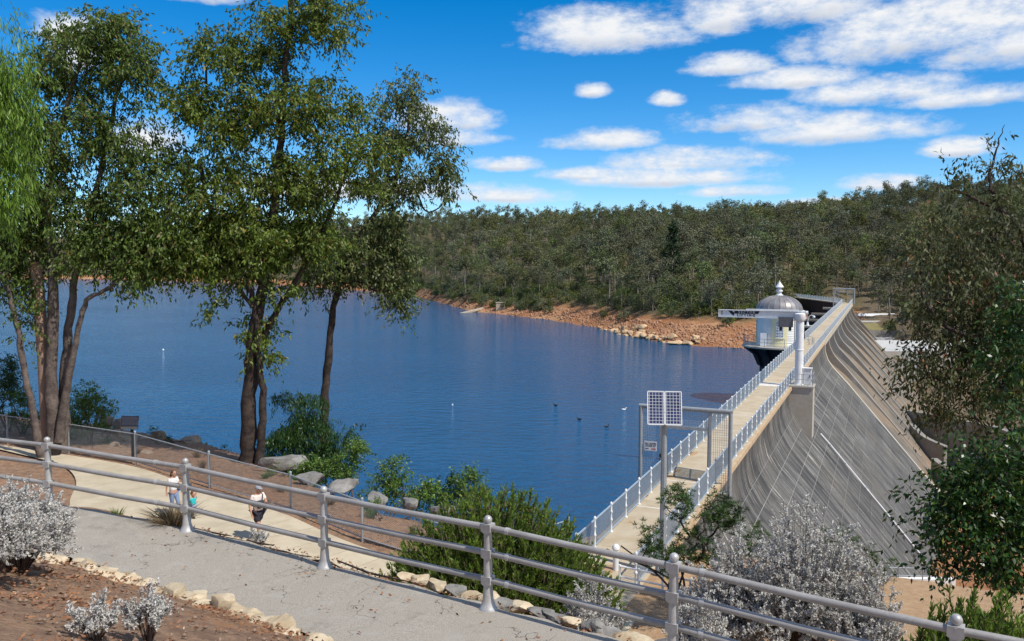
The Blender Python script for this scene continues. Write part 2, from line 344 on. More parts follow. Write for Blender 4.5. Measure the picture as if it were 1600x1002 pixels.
def z_near(x, y):
    x = np.asarray(x, float); y = np.asarray(y, float)
    t, u = tu(x, y)
    s = pl_dist(x, y, UPL); low = pl_dist(x, y, LIP)
    base = lerp_tab(t, TOE)
    L = np.interp(x, [-40, -24, -8, -3, 1.2], [2.2, 1.75, 1.4, 1.0, -0.02])
    wr = np.clip((u + 2.0) / 1.0, 0, 1) * np.clip((t + 41.5) / 3.0, 0, 1); wr = np.maximum(wr, np.clip((u - 0.6) / 3.0, 0, 1) * np.clip((t + 48) / 5, 0, 1))   # right of the dam the ground follows the toe
    L = L * (1 - wr) + np.minimum(base, 0.0) * wr
    L = L - np.clip(pl_dist(x, y, LOW_F) - .6, 0, 14) * .11 * np.clip((1.5 - x) / 4, 0, 1)
    up = np.where(s < -1.9, UPZ - .02 + np.clip(-s - 1.9, 0, 9) * 0.42, UPZ - .06)
    slope = np.interp(x, [-14, -9.5, -7, -2], [0.36, 0.44, 0.8, 0.9])
    z = np.where(s > 0.25, np.maximum(L, UPZ - (s - 0.25) * slope), up)
    z = np.where(low > 0, np.minimum(z, L - low * 0.85 - 0.15), z)
    z = np.where((t > -39.5) & (u < -1.2) & (low > 0), np.minimum(z, -13), z)
    z = np.maximum(z, np.where(u > 0, -30, -13))
    n = hash_noise(x, y, 0.9) * 0.5 + hash_noise(x, y, 3.1) * 0.25
    onpath = ((s > -1.95) & (s < 0.5)) | ((pl_dist(x, y, LOW_F) < 0.4) & (z < L + .3) & (z > -.5))
    return z + np.where(onpath, -0.05, n * 0.10)
M['soil'] = None
def soilmat():
    m, t, b, out = new_mat('near_ground')
    v = coords(t); big = noise_n(t, v, 0.5, 4); mid = noise_n(t, v, 4.0, 6, 0.7); fi = noise_n(t, v, 22.0, 5, 0.75)
    vor = node(t, 'ShaderNodeTexVoronoi', i_Scale=26.0); t.links.new(v, vor.inputs['Vector'])
    c = mixc(t, smooth(t, mid, 0.35, 0.65), (0.20, 0.125, 0.085), (0.34, 0.22, 0.14))
    c = mixc(t, math_n(t, 'MULTIPLY', smooth(t, fi, 0.52, 0.7), 0.7), c, (0.10, 0.065, 0.05))
    sepv = node(t, 'ShaderNodeSeparateColor'); t.links.new(vor.outputs['Color'], sepv.inputs[0])
    c = mixc(t, math_n(t, 'MULTIPLY', smooth(t, sepv.outputs[0], 0.75, 0.85), smooth(t, big, 0.42, 0.6)), c, (0.36, 0.16, 0.065))
    sz = node(t, 'ShaderNodeSeparateXYZ'); t.links.new(v, sz.inputs[0])
    sand = math_n(t, 'MULTIPLY', smooth(t, math_n(t, 'MULTIPLY', sz.outputs[2], -1.0), -2.2, -0.2), smooth(t, sz.outputs[0], 0.0, 3.0))
    c = mixc(t, sand, c, mixc(t, smooth(t, mid, 0.3, 0.7), (0.46, 0.32, 0.19), (0.36, 0.22, 0.125)))
    red = math_n(t, 'MULTIPLY', smooth(t, math_n(t, 'MULTIPLY', sz.outputs[2], -1.0), 1.5, 6.0), smooth(t, sz.outputs[0], 4.0, 8.0))
    c = mixc(t, red, c, mixc(t, smooth(t, mid, 0.3, 0.7), (0.36, 0.17, 0.08), (0.27, 0.13, 0.06)))
    t.links.new(c, b.inputs['Base Color']); b.inputs['Roughness'].default_value = 0.95; b.inputs['Specular IOR Level'].default_value = 0.15
    bump(t, b, math_n(t, 'ADD', fi, mid), 0.8, 0.05); return m
M['soil'] = soilmat()
def grid_mesh(name, xs, ys, zf):
    X, Y = np.meshgrid(xs, ys); Z = zf(X, Y); nx, ny = len(xs), len(ys)
    v = np.stack([X, Y, Z], -1).reshape(-1, 3); i = np.arange(nx * ny).reshape(ny, nx)
    q = np.stack([i[:-1, :-1], i[:-1, 1:], i[1:, 1:], i[1:, :-1]], -1).reshape(-1, 4)
    return np_mesh(name, v, q)
xs = np.concatenate([np.arange(-95, -30, 2.5), np.arange(-30, 12, 0.4), np.arange(12, 40, 1.0), np.arange(40, 80, 2.5)])
ys = np.concatenate([np.arange(-30, 4, 2.0), np.arange(4, 48, 0.4), np.arange(48, 120, 2.0)])
g = finish('ground', grid_mesh('ground', xs, ys, z_near), M['soil'], smooth_=True); tag(g, kind='structure')

SHORE = [(-1.2, 1150), (-.7, 1060), (-.5, 997), (-.369, 854), (-.2, 600), (-.123, 478), (-.077, 374), (-.05, 322), (-.015, 303), (.046, 272), (.10, 239), (.154, 205), (.2, 191), (.246, 184), (.285, 179), (.315, 190), (.34, 212), (.37, 224), (.385, 212), (.42, 203), (.5, 190), (.7, 175), (1.2, 160)]
RIDGE = [(-1.2, 1600, 50), (-.6, 1500, 55), (-.3, 1250, 60), (-.12, 1000, 59), (0, 800, 47), (.2, 750, 46), (.35, 700, 50), (.5, 650, 59), (.7, 600, 68), (1.2, 560, 75)]
def z_far(x, y):
    a = x / np.maximum(y, 1.0); rs = lerp_tab(a, SHORE); d = y - rs + hash_noise(x, y, .12) * 3
    rr = lerp_tab(a, [(p[0], p[1]) for p in RIDGE]); hr = lerp_tab(a, [(p[0], p[2]) for p in RIDGE])
    upz = np.interp(d, [-60, 0, 14, 30, 60], [-14, -8, -5.8, -3.0, 0.0])
    dnz = np.interp(d, [-30, 0, 15, 36, 50, 60], [-25, -22, -15, -5.5, -4, -2.5])
    w = np.clip((a - .385) / .02, 0, 1); low = upz * (1 - w) + dnz * w; end = 0.0 * (1 - w) - 2.5 * w
    k = np.clip((y - rs - 60) / np.maximum(rr - rs - 60, 50), 0, 2.2)
    hill = np.where(k < 1, end + (hr - end) * (k * 1.15 - .15 * k * k), hr - (k - 1) * 30)
    hill = hill + hash_noise(x, y, .02) * 3.5 * np.clip(k * 3, 0, 1)
    return np.where(d < 60, low, np.maximum(hill, -5)) + hash_noise(x, y, .5) * .25
def farmat():
    m, t, b, out = new_mat('far_bank')
    v = coords(t); big = noise_n(t, v, 0.05, 4); mid = noise_n(t, v, 0.6, 6, 0.7); fi = noise_n(t, v, 2.5, 5, 0.7)
    c = mixc(t, smooth(t, mid, 0.35, 0.65), (0.42, 0.20, 0.09), (0.30, 0.13, 0.06))
    c = mixc(t, smooth(t, fi, 0.5, 0.72), c, (0.17, 0.085, 0.05))
    c = mixc(t, math_n(t, 'MULTIPLY', smooth(t, big, 0.5, 0.62), 0.7), c, (0.52, 0.31, 0.17))
    sz = node(t, 'ShaderNodeSeparateXYZ'); t.links.new(v, sz.inputs[0])
    c = mixc(t, smooth(t, math_n(t, 'ADD', sz.outputs[2], math_n(t, 'MULTIPLY', mid, 3.0)), -3.4, -1.2), c, mixc(t, fi, (0.17, 0.12, 0.07), (0.10, 0.10, 0.05)))
    dt = node(t, 'ShaderNodeVectorMath', operation='DOT_PRODUCT'); t.links.new(v, dt.inputs[0]); dt.inputs[1].default_value = tuple(NX)
    c = mixc(t, smooth(t, dt.outputs['Value'], float(NX @ P0) - 1, float(NX @ P0) + 4), c, mixc(t, smooth(t, mid, .35, .65), (.20, .15, .10), (.12, .10, .065)))
    t.links.new(c, b.inputs['Base Color']); b.inputs['Roughness'].default_value = 0.95; b.inputs['Specular IOR Level'].default_value = 0.1
    bump(t, b, math_n(t, 'ADD', fi, mid), 0.9, 0.4); return m
M['far_soil'] = farmat()
# the far hills: one sheet spread as a fan of rows and columns
ya = np.concatenate([np.arange(95, 330, 3.0), np.arange(330, 620, 8.0), np.arange(620, 2200, 30.0)]); aa = np.concatenate([np.arange(-1.15, -.2, .02), np.arange(-.2, .62, .006), np.arange(.62, 1.15, .02)])
A_, Y_ = np.meshgrid(aa, ya); X_ = A_ * Y_; Z_ = z_far(X_, Y_)
i = np.arange(A_.size).reshape(A_.shape); q = np.stack([i[:-1, :-1], i[:-1, 1:], i[1:, 1:], i[1:, :-1]], -1).reshape(-1, 4)
h = finish('far_hills', np_mesh('far_hills', np.stack([X_, Y_, Z_], -1).reshape(-1, 3), q), M['far_soil'], smooth_=True); tag(h, kind='structure')

# ------------------------------------------------------------------ water
def watermat():
    m, t, b, out = new_mat('lake_water')
    v = coords(t, 'pos', (0.55, 1.0, 1.0), 0.25); w1 = noise_n(t, v, 0.9, 3, 0.55); w2 = noise_n(t, v, 3.0, 3, 0.6); w3 = noise_n(t, v, 0.03, 3)
    hgt = math_n(t, 'ADD', math_n(t, 'MULTIPLY', w1, 1.0), math_n(t, 'MULTIPLY', w2, 0.3))
    b.inputs['Base Color'].default_value = (0.001, 0.066, 0.165, 1)
    b.inputs['Roughness'].default_value = 0.08; b.inputs['IOR'].default_value = 1.33; b.inputs['Specular IOR Level'].default_value = 0.26
    n = node(t, 'ShaderNodeBump', i_Distance=0.40); t.links.new(hgt, n.inputs['Height'])
    t.links.new(math_n(t, 'MULTIPLY_ADD', smooth(t, w3, 0.35, 0.65), 0.3, 0.6), n.inputs['Strength']); t.links.new(n.outputs[0], b.inputs['Normal'])
    return m
M['water'] = watermat()
a, b_ = D(-48, -2.4, -8), D(175, -2.4, -8)
mb = MB(); mb.add([(-1600, 20, -8), (a[0], 20, -8), a, b_, (95, 300, -8), (60, 500, -8), (-100, 1250, -8), (-1600, 1250, -8)], [tuple(range(8))])
wob = mb.build('lake_water', M['water']); tag(wob, kind='structure')
# ------------------------------------------------------------------ the dam
def text_mesh(name, txt, size, mat, parent, origin, xdir, ydir, align='CENTER', bold=0.0, space=1.0):
    """lettering as thin real geometry: xdir along the line, ydir up the letters"""
    cu = bpy.data.curves.new(name, 'FONT'); cu.body = txt; cu.size = size; cu.align_x = align; cu.align_y = 'CENTER'; cu.extrude = 0.002; cu.space_character = space; cu.offset = bold; cu.resolution_u = 2
    tmp = bpy.data.objects.new('tmp', cu); COL.objects.link(tmp)
    dg = bpy.context.evaluated_depsgraph_get(); me = bpy.data.meshes.new_from_object(tmp.evaluated_get(dg)); bpy.data.objects.remove(tmp); bpy.data.curves.remove(cu)
    x, y = unit(xdir), unit(ydir); z = np.cross(x, y); R = np.stack([x, y, z], 1)
    co = np.zeros(len(me.vertices) * 3, np.float32); me.vertices.foreach_get('co', co)
    co = co.reshape(-1, 3) @ R.T + np.asarray(origin) - org(parent); me.vertices.foreach_set('co', co.astype(np.float32).ravel()); me.update()
    me.materials.clear(); return finish(name, me, mat, parent)

PROF = [(0.0, 0.0), (1.2, 0.02), (2.2, 0.28), (3.3, 0.95), (4.4, 1.98), (5.5, 2.98), (7, 4.25), (9, 5.93), (12, 8.46), (16, 11.8), (22, 16.9), (28, 21.9), (34, 27)]
def prof_u(d): return float(np.interp(d, [p[0] for p in PROF], [p[1] for p in PROF]))
def spill_u(d): return prof_u(d) - 1.9 * math.exp(-max(0, d - 3.0) / 4.5)
dam = thing('dam_wall', 'long grey concrete dam wall with a curved streaked downstream face and narrow walkway', 'dam', tuple(D(0, -1.3, -8)))
T0, T1, T2 = -40.0, 48.0, 165.0
# core behind the facing: upstream wall, down to the river bed
def dam_core(t0, t1, fu, dtop, utop, step, inset):
    mb = MB(); ds = [dtop] + [d for d in (1.2, 2.2, 3.3, 3.9, 4.4, 5.5, 7, 9, 12, 16, 22, 28, 34) if d > dtop + .05]
    pts = [(-2.55, 34), (-2.55, dtop)] + ([(utop, dtop)] if utop is not None else []) + [(fu(d) - inset, d) for d in ds]
    n = len(pts); ts = list(np.arange(t0, t1 - .01, step)) + [t1]
    vs = [D(t, u, -d) for t in ts for (u, d) in pts]
    fs = [(i * n + k, i * n + k + 1, (i + 1) * n + k + 1, (i + 1) * n + k) for i in range(len(ts) - 1) for k in range(n - 1)]
    fs += [tuple(range(n)), tuple((len(ts) - 1) * n + k for k in range(n))[::-1]]
    return mb.add(vs, fs)
dam_core(T0, T1, prof_u, 0.32, None, 4, 0.03).build('core', M['joint'], dam)
sp_ = dam_core(T1, T2, spill_u, 3.0, -1.9, 3.5, 0.0); sp_.build('spillway_face', M['dam_brown'], dam, sm=True)
# facing panels: lifts of the pour by bays; alike panels share one mesh
lifts = [0.34, 1.4, 2.4, 3.4, 4.4, 5.4, 6.5, 7.6, 8.7, 9.8, 10.9, 12.0, 13.2, 14.4, 15.6, 16.8, 18.2, 19.8, 21.5]
BAY = 5.5
def panel_mesh(d0, d1, ext):
    mb = MB(); k = 4; g_ = 0.017; pts = [d0 + g_ + (d1 - d0 - 2 * g_) * i / k for i in range(k + 1)]
    vs = []
    for tt in (g_, BAY - g_):
        for off in (0.0, -0.08):
            for d in pts:
                s = (prof_u(d + .05) - prof_u(d - .05)) / .1; nn = unit([1, s])          # outward normal in (u, z)
                vs.append(AX * tt + NX * (prof_u(d) + off * nn[0]) + UP * (-d + off * nn[1]))
    m = k + 1; A0, B0, A1, B1 = 0, m, 2 * m, 3 * m; fs = []
    for i in range(k):
        fs += [(A0 + i, A0 + i + 1, A1 + i + 1, A1 + i), (A0 + i, B0 + i, B0 + i + 1, A0 + i + 1), (A1 + i, A1 + i + 1, B1 + i + 1, B1 + i)]
    fs += [(A0, A1, B1, B0), (A0 + k, B0 + k, B1 + k, A1 + k)]
    mb.add(vs, fs); me = mb.mesh('panel'); me.materials.append(M['dam_dark']); me.polygons.foreach_set('use_smooth', np.ones(len(me.polygons), bool)); me.set_sharp_from_angle(angle=.6); return me
for d0, d1 in zip(lifts[:-1], lifts[1:]):
    me = panel_mesh(d0, d1, 0)
    for kk, tt in enumerate(np.arange(T0, T1 - 1, BAY)):
        if d0 > -lerp_tab(tt + BAY, TOE) + 0.8: continue
        o = bpy.data.objects.new('panel', me); COL.objects.link(o); o.parent = dam; o.location = D(tt, 0, 0) - org(dam); ORG[o.name] = org(dam)
# light concrete rib at the end of the closed section, and the spillway piers under the bridge
def rib(t0, w, dtop, dbot, proud, mat, name, fu=prof_u, parent=dam, uback=-2.0):
    mb = MB(); ds = [d for d in np.linspace(dtop, dbot, 26)]
    poly = [(fu(d) + proud, -d) for d in ds] + [(max(fu(d) - 2.2, uback), -d) for d in ds[::-1]]
    vs = [D(t, u, z) for t in (t0, t0 + w) for u, z in poly]; n = len(poly)
    fs = [(i, (i + 1) % n, n + (i + 1) % n, n + i) for i in range(n)]
    k = len(ds)
    for i in range(k - 1): fs += [(i, 2 * k - 1 - i, 2 * k - 2 - i, i + 1), (n + i, n + i + 1, n + 2 * k - 2 - i, n + 2 * k - 1 - i)]
    return shade(mb.add(vs, fs).build(name, mat, parent))
rib(T1 - 0.45, 0.9, 0.34, 26, 0.12, M['dam_pale'], 'training_rib')
for k in range(9):
    rib(T1 + 12.5 + 13.0 * k - .6, 1.2, 0.62, 17, 0.05, M['dam_grey'], 'pier', fu=lambda d: prof_u(d) - .10)
# walkway slabs, pale joints and kerbs
t = T0 - 8.0; k = 0
while t < T2 - 0.5:
    L = min(6.4, T2 - t)
    mb = MB(); mb.box(D(t + L / 2, -1.3, -0.16), (L - 0.02, 2.64, 0.32), (AX, NX, UP)); mb.build('slab', M['deck'], dam); t += L; k += 1
mb = MB(); mb.box(D((T1 + T2) / 2, -0.06, -0.47), (T2 - T1, 0.32, 0.30), (AX, NX, UP)); mb.build('bridge_beam', M['dam_pale'], dam)
mb = MB(); mb.box(D((T0 + T1) / 2, 0.10, -0.10), (T1 - T0, 0.16, 0.26), (AX, NX, UP)); mb.build('kerb', M['kerb_orange'], dam)
mb = MB(); mb.box(D((T0 + T2) / 2 - 1, -2.68, -0.10), (T2 - T0, 0.12, 0.26), (AX, NX, UP)); mb.build('kerb', M['kerb_orange'], dam)
# crane plinth standing out of the face
tp = tu(*onz(1240, 606, 0.0)[:2])[0]
TP = 3.5
mb = MB(); mb.prism([(-.15, 0.02), (1.75, 0.02), (1.75, -4.3), (-.15, -2.3)], D(TP - .95, 0.1, 0.0), (NX, UP, AX), 1.9); mb.build('crane_plinth', M['dam_pale'], dam)
mb = MB(); mb.box(D(TP, .86, .09), (2.1, 2.1, .14), (AX, NX, UP)); mb.build('plinth_cap', M['dam_pale'], dam)
mb = MB(); mb.box(D(TP, -1.3, 0.004 + .006), (2.2, 2.5, 0.02), (AX, NX, UP)); mb.build('pale_slab', M['deck_pale'], dam)
for tt in (-36.2, -31.4, -22, -12.5, 12.5, 25, 38):
    mb = MB(); mb.box(D(tt, -1.3, 0.004), (0.10, 2.56, 0.012), (AX, NX, UP)); mb.build('joint_strip', M['deck_pale'], dam)

# ------------------------------------------------------------------ walkway railings
def rail_panel(L, bars=15):
    mb = MB()
    for z in (1.06, 0.10): mb.box((L / 2, 0, z), (L, 0.05, 0.045))
    for i in range(bars):
        x = L * (i + .5) / bars; mb.box((x, 0, .58), (0.022, 0.022, 0.92))
    me = mb.mesh('panel'); me.materials.append(M['dam_rail']); return me
def rail_post():
    mb = MB(); mb.lathe((0, 0, 0), [(.085, 0), (.085, .03), (.05, .05), (.036, .12), (.036, .42), (.058, .45), (.058, .51), (.036, .54), (.036, .74), (.055, .77), (.055, .82), (.036, .85), (.036, 1.04), (.055, 1.06), (.06, 1.12), (.035, 1.17), (.005, 1.20)], 8)
    me = mb.mesh('post'); me.materials.append(M['white']); me.polygons.foreach_set('use_smooth', np.ones(len(me.polygons), bool)); me.set_sharp_from_angle(angle=.7); return me
RP, PM = rail_panel(1.94), rail_post()
def railing(name, label, p0, p1, cat='railing', z0=0.0, skip=()):
    p0, p1 = np.asarray(p0, float), np.asarray(p1, float); r = thing(name, label, cat, tuple(p0)); L = np.linalg.norm(p1 - p0); d = (p1 - p0) / L; n = int(round(L / 2.0)); st = L / n
    rz = math.atan2(d[1], d[0]); ry = -math.asin(d[2])
    for i in range(n + 1):
        if i in skip: continue
        o = bpy.data.objects.new('post', PM); COL.objects.link(o); o.parent = r; o.location = d * st * i
        if i < n and (i + 1) not in skip:
            q = bpy.data.objects.new('panel', RP); COL.objects.link(q); q.parent = r; q.location = d * (st * i + .03) + UP * z0; q.rotation_euler = (0, ry, rz); q.scale = ((st - .06) / 1.94, 1, 1)
    return r
TT0 = tu(*onz(1244, 560, 0.0)[:2])[0]
TOWT = 43.4
railing('walkway_railing', 'blue-grey barred railing on the lake side of the walkway, this side of the white tower', D(-44, -2.5), D(TOWT - 4.5, -2.5))
railing('walkway_railing', 'blue-grey barred railing on the lake side of the walkway, beyond the white tower', D(TOWT + 5.5, -2.5), D(T2 - 3, -2.5))
railing('walkway_railing', 'blue-grey barred railing on the downstream edge of the dam walkway', D(-45, -0.12), D(T2, -0.12))

# ------------------------------------------------------------------ far wing wall, steps and gate
wa = D(T2, -2.6); wb = onz(1196, 459, 0.0); wb = np.array([wa[0] + (wb[0] - wa[0]) * .9, wa[1] + (wb[1] - wa[1]) * .9, 0.0])
wd = unit(wb - wa); wn = np.array([-wd[1], wd[0], 0])
WL = float(np.linalg.norm(wb - wa))
wing = thing('wing_wall', 'dark shaded concrete wing wall running to the far bank behind the tower', 'wall', tuple(wa - UP * 8))
mb = MB(); mb.box((wa + wb) / 2 - wn * .8 + UP * -6.2, (WL, 1.5, 12.0), (wd, wn, UP)); mb.build('wall', M['shade_dark_wall'], wing)
mb = MB(); mb.box((wa + wb) / 2 - wn * .8 + UP * -0.08, (WL, 1.7, 0.26), (wd, wn, UP)); mb.build('coping', M['dam_pale'], wing)
for k in range(6):
    mb = MB(); mb.box(D(T2 - 5 - 5.2 * k, -2.6 - (2.2 + 1.2 * k), -1.2 - 1.25 * k), (1.6, 4.4 + 2.4 * k, .5), (AX, NX, UP)); mb.build('step', M['dam_grey'], wing)
    mb = MB(); mb.box(D(T2 - 5 - 5.2 * k, -2.6 - (2.1 + 1.2 * k), -4.5 - 1.25 * k), (1.3, 4.2 + 2.4 * k, 6.0), (AX, NX, UP)); mb.build('step_support', M['shade_dark_wall'], wing)
railing('wing_railing', 'pale railing along the top of the dark wing wall', wa + UP * .05 - wn * .5, wb + UP * .05 - wn * .5)

def gate(name, label, t, ul, ur, zt, rp, mesh_mat, jl, jr, zl, zb_l, zb_r, door=True, bar_gap=0.09):
    g = thing(name, label, 'gate', tuple(D(t, (ul + ur) / 2, 0)))
    mb = MB(); mb.tube([D(t, ul, zb_l), D(t, ul, zt - rp), D(t, ul, zt)], rp, 12); mb.build('pipe_post', M['galv'], g, sm=True)
    mb = MB(); mb.tube([D(t, ur, zb_r), D(t, ur, zt - rp), D(t, ur, zt)], rp, 12); mb.build('pipe_post', M['galv'], g, sm=True)
    mb = MB(); mb.tube([D(t, ul - rp * .9, zt), D(t, ur + rp * .9, zt)], rp, 12); mb.build('pipe_beam', M['galv'], g, sm=True)
    for u in (jl, jr):
        mb = MB(); mb.box(D(t, u, zt / 2), (.10, .13, zt - rp * 2), (AX, NX, UP)); mb.build('jamb', M['galv'], g)
    mb = MB(); mb.box(D(t, (jl + jr) / 2, zl), (.08, jr - jl - .14, .12), (AX, NX, UP)); mb.build('lintel', M['galv'], g)
    def infill(u0, u1, z0, z1, nm):
        mb = MB(); n = max(2, int(abs(u1 - u0) / bar_gap))
        for i in range(n + 1): mb.box(D(t, u0 + (u1 - u0) * i / n, (z0 + z1) / 2), (.012, .016, z1 - z0), (AX, NX, UP))
        for i in range(int((z1 - z0) / .12)): mb.box(D(t, (u0 + u1) / 2, z0 + .06 + i * .12), (.010, abs(u1 - u0), .010), (AX, NX, UP))
        for z in (z0, z1): mb.box(D(t, (u0 + u1) / 2, z), (.05, abs(u1 - u0), .05), (AX, NX, UP))
        mb.build(nm, mesh_mat, g)
    infill(ul + rp, jl - .07, max(zb_l, -.2) + .1, zt - rp - .03, 'mesh_panel'); infill(jr + .07, ur - rp, zb_r + .15, zt - rp - .03, 'mesh_panel')
    infill(jl + .08, jr - .08, zl + .07, zt - rp - .03, 'mesh_panel')
    if door:
        mb = MB(); dl = jr - jl - .2; a = 1.75          # the leaf stands open beyond the jamb
        dx = AX * math.sin(a) - NX * math.cos(a) * -1 * 0.0; dx = unit(AX * 1.0 - NX * .18); hp = D(t, jr - .1, 0) + AX * .08
        for s0, s1, z0, z1 in ((0, .06, .1, zl - .1), (dl - .06, dl, .1, zl - .1)): mb.box(hp + dx * (s0 + s1) / 2 + UP * (z0 + z1) / 2, (s1 - s0, .05, z1 - z0), (dx, np.cross(UP, dx), UP))
        for z in (.12, (zl) / 2, zl - .12): mb.box(hp + dx * dl / 2 + UP * z, (dl, .05, .07), (dx, np.cross(UP, dx), UP))
        lf = mb.build('door_leaf', M['dark'], g)
        mb = MB(); n = int(dl / .045)
        for i in range(n + 1): mb.box(hp + dx * (dl * i / n) + UP * zl / 2, (.024, .016, zl - .3), (dx, np.cross(UP, dx), UP))
        mb.build('leaf_bars', M['dark'], lf)
    return g
g1 = gate('security_gate', 'tall galvanised pipe-framed gate across the near end of the dam walkway', -31.2, -3.72, .58, 3.5, .095, M['dam_rail'], -2.72, -.37, 2.55, -.25, -.5)
mb = MB(); mb.box(D(-31.2, -.05, -.36), (.12, 1.2, .12), (AX, NX, UP)); mb.build('bottom_rail', M['white'], g1)
mb = MB(); mb.box(D(-31.3, -2.66, 1.15), (.10, .16, .16), (AX, NX, UP)); mb.build('lock_box', M['dark'], g1)
sg = thing('notice_sign', 'small white notice reading ALL GATES CLOSE AT fixed to the mesh of the near gate', 'sign', tuple(D(-31.27, -3.2, 1.55)))
mb = MB(); mb.box(D(-31.26, -3.2, 1.55), (.012, .62, .46), (AX, NX, UP)); mb.build('board', M['white'], sg)
for tx, z, s, mt in (('ALL GATES', 1.67, .115, 'black_text'), ('CLOSE AT', 1.56, .115, 'black_text')):
    text_mesh('lettering', tx, s, M[mt], sg, D(-31.27, -3.2, z), NX, UP, bold=.002)
text_mesh('lettering', '5:30', .12, M['red_text'], sg, D(-31.27, -3.05, 1.41), NX, UP, bold=.003)
mb = MB(); mb.box(D(-31.27, -3.38, 1.42), (.006, .16, .03), (AX, NX, UP)); mb.build('small_print', M['black_text'], sg)
tg = T2 - 3.0
gate('security_gate', 'white-framed gate across the far end of the dam walkway, seen against the forest', tg, -4.6, .4, 3.9, .14, M['white'], -3.3, -1.2, 3.0, -1.5, 0.0, door=False, bar_gap=.3)

# ------------------------------------------------------------------ valve tower
def px_of(p):
    v = np.asarray(p) - CAM; c, s = math.cos(PITCH), math.sin(PITCH); dep = v[1] * c - v[2] * s; up_ = v[1] * s + v[2] * c
    return CX + F * v[0] / dep, CY - F * up_ / dep
tcn = D(TOWT, -5.4, 0.0); tz = -0.25
tow = thing('valve_tower', 'round white tower with a ribbed grey dome and cream window bay beside the walkway', 'tower', tuple(tcn - UP * 9))
fd = unit([-tcn[0], -tcn[1], 0]); fa = math.atan2(fd[1], fd[0])
mb = MB(); mb.lathe(tcn, [(2.3, -14), (2.3, -2.8), (2.5, -1.9), (3.1, -1.1), (4.0, tz - .3)], 40); mb.build('shaft', M['shade_dark_wall'], tow, sm=True)
mb = MB(); mb.lathe(tcn, [(4.55, tz - .28), (4.6, tz - .25), (4.6, tz - .06), (4.5, tz)], 48); mb.build('platform', M['dam_pale'], tow, sm=True)
for k in range(10):
    a = fa + 2 * math.pi * k / 10 + .25; r = np.array([math.cos(a), math.sin(a), 0])
    mb = MB(); mb.prism([(2.2, -3.2), (2.6, -3.0), (3.2, -1.6), (4.4, -.75), (4.4, -.55), (2.2, -.55)], tcn - np.cross(UP, r) * .12, (r, UP, np.cross(UP, r)), .24); mb.build('bracket', M['dark'], tow)
mb = MB(); mb.tube([tcn + fd * 2.5 + np.cross(fd, UP) * .25 + UP * z for z in (-9, -.6)], .22, 10); mb.build('pipe', M['galv_dark'], tow, sm=True)
mb = MB(); mb.lathe(tcn, [(2.78, tz), (2.78, tz + .25), (2.7, tz + .3), (2.7, tz + 4.1)], 48); body = mb.build('wall', M['white_wall'], tow, sm=True)
for k in range(12):
    mb = MB(); mb.lathe(tcn, [(2.705, tz + .45 + k * .3), (2.735, tz + .46 + k * .3), (2.735, tz + .50 + k * .3), (2.705, tz + .51 + k * .3)], 40); mb.build('board_line', M['white_wall'], body)
# cream bay with arched multi-pane window
def arc_panel(r0, r1, a0, a1, z0, z1, n=10):
    mb = MB(); vs = []; 
    for i in range(n + 1):
        a = a0 + (a1 - a0) * i / n; c = np.array([math.cos(a), math.sin(a), 0])
        for r in (r0, r1):
            for z in (z0, z1): vs.append(tcn + c * r + UP * z)
    fs = []
    for i in range(n): b = 4 * i; fs += [(b + 2, b + 6, b + 7, b + 3), (b + 1, b + 3, b + 7, b + 5), (b, b + 4, b + 6, b + 2), (b, b + 1, b + 5, b + 4)]
    fs += [(0, 2, 3, 1), (4 * n, 4 * n + 1, 4 * n + 3, 4 * n + 2)]
    return mb.add(vs, fs)
for (off, hw) in ((-.05, .36), (1.75, .36), (3.5, .36), (5.1, .36)):
    wc = fa - off
    arc_panel(2.66, 2.80, wc - hw, wc + hw, tz + .02, tz + 3.55).build('window_bay', M['cream'], tow)
    win = arc_panel(2.79, 2.815, wc - .155, wc + .155, tz + 1.15, tz + 3.2, 6).build('window', M['glass'], tow)
    fr = MB()
    for q in (-.16, -.05, .05, .16):
        c = np.array([math.cos(wc + q), math.sin(wc + q), 0]); fr.box(tcn + c * 2.83 + UP * (tz + 2.18), (.04, .05, 2.1), (c, np.cross(UP, c), UP))
    for i in range(7):
        z = tz + 1.13 + i * .345
        c = np.array([math.cos(wc), math.sin(wc), 0]); fr.box(tcn + c * 2.82 + UP * z, (.06, .9, .045), (c, np.cross(UP, c), UP))
    fr.build('glazing_bars', M['white'], win)
    arc_panel(2.79, 2.9, wc - .2, wc + .2, tz + 1.02, tz + 1.12, 6).build('sill', M['cream'], win)
mb = MB(); mb.lathe(tcn, [(2.72, tz + 3.85), (2.9, tz + 3.95), (3.25, tz + 4.1), (3.25, tz + 4.5), (3.15, tz + 4.55), (2.6, tz + 4.56)], 48); mb.build('cornice', M['white'], tow, sm=True)
# dome of lead sheets with standing seams
NS = 24
dome = thing_part = None
def dome_r(s): return 2.95 * math.cos(s * math.pi / 2) ** .85
prof = [(2.95 * math.cos(q * .5 * math.pi * .93), tz + 4.55 + 1.95 * math.sin(q * .5 * math.pi * .93)) for q in np.linspace(0, 1, 9)]
for k in range(NS):
    a0, a1 = 2 * math.pi * k / NS + .012, 2 * math.pi * (k + 1) / NS - .012; vs = []
    for r, z in prof:
        for a in (a0, a1): vs.append(tcn + np.array([math.cos(a) * r, math.sin(a) * r, z]))
    n = len(prof); mb = MB(); mb.add(vs, [(2 * i, 2 * i + 1, 2 * i + 3, 2 * i + 2) for i in range(n - 1)]); shade(mb.build('dome_sheet', M['lead'], tow))
    a = 2 * math.pi * k / NS; mb = MB(); mb.tube([tcn + np.array([math.cos(a) * r, math.sin(a) * r, z]) for r, z in prof], .04, 5); mb.build('dome_rib', M['lead'], tow)
zt = tz + 4.55 + 1.9
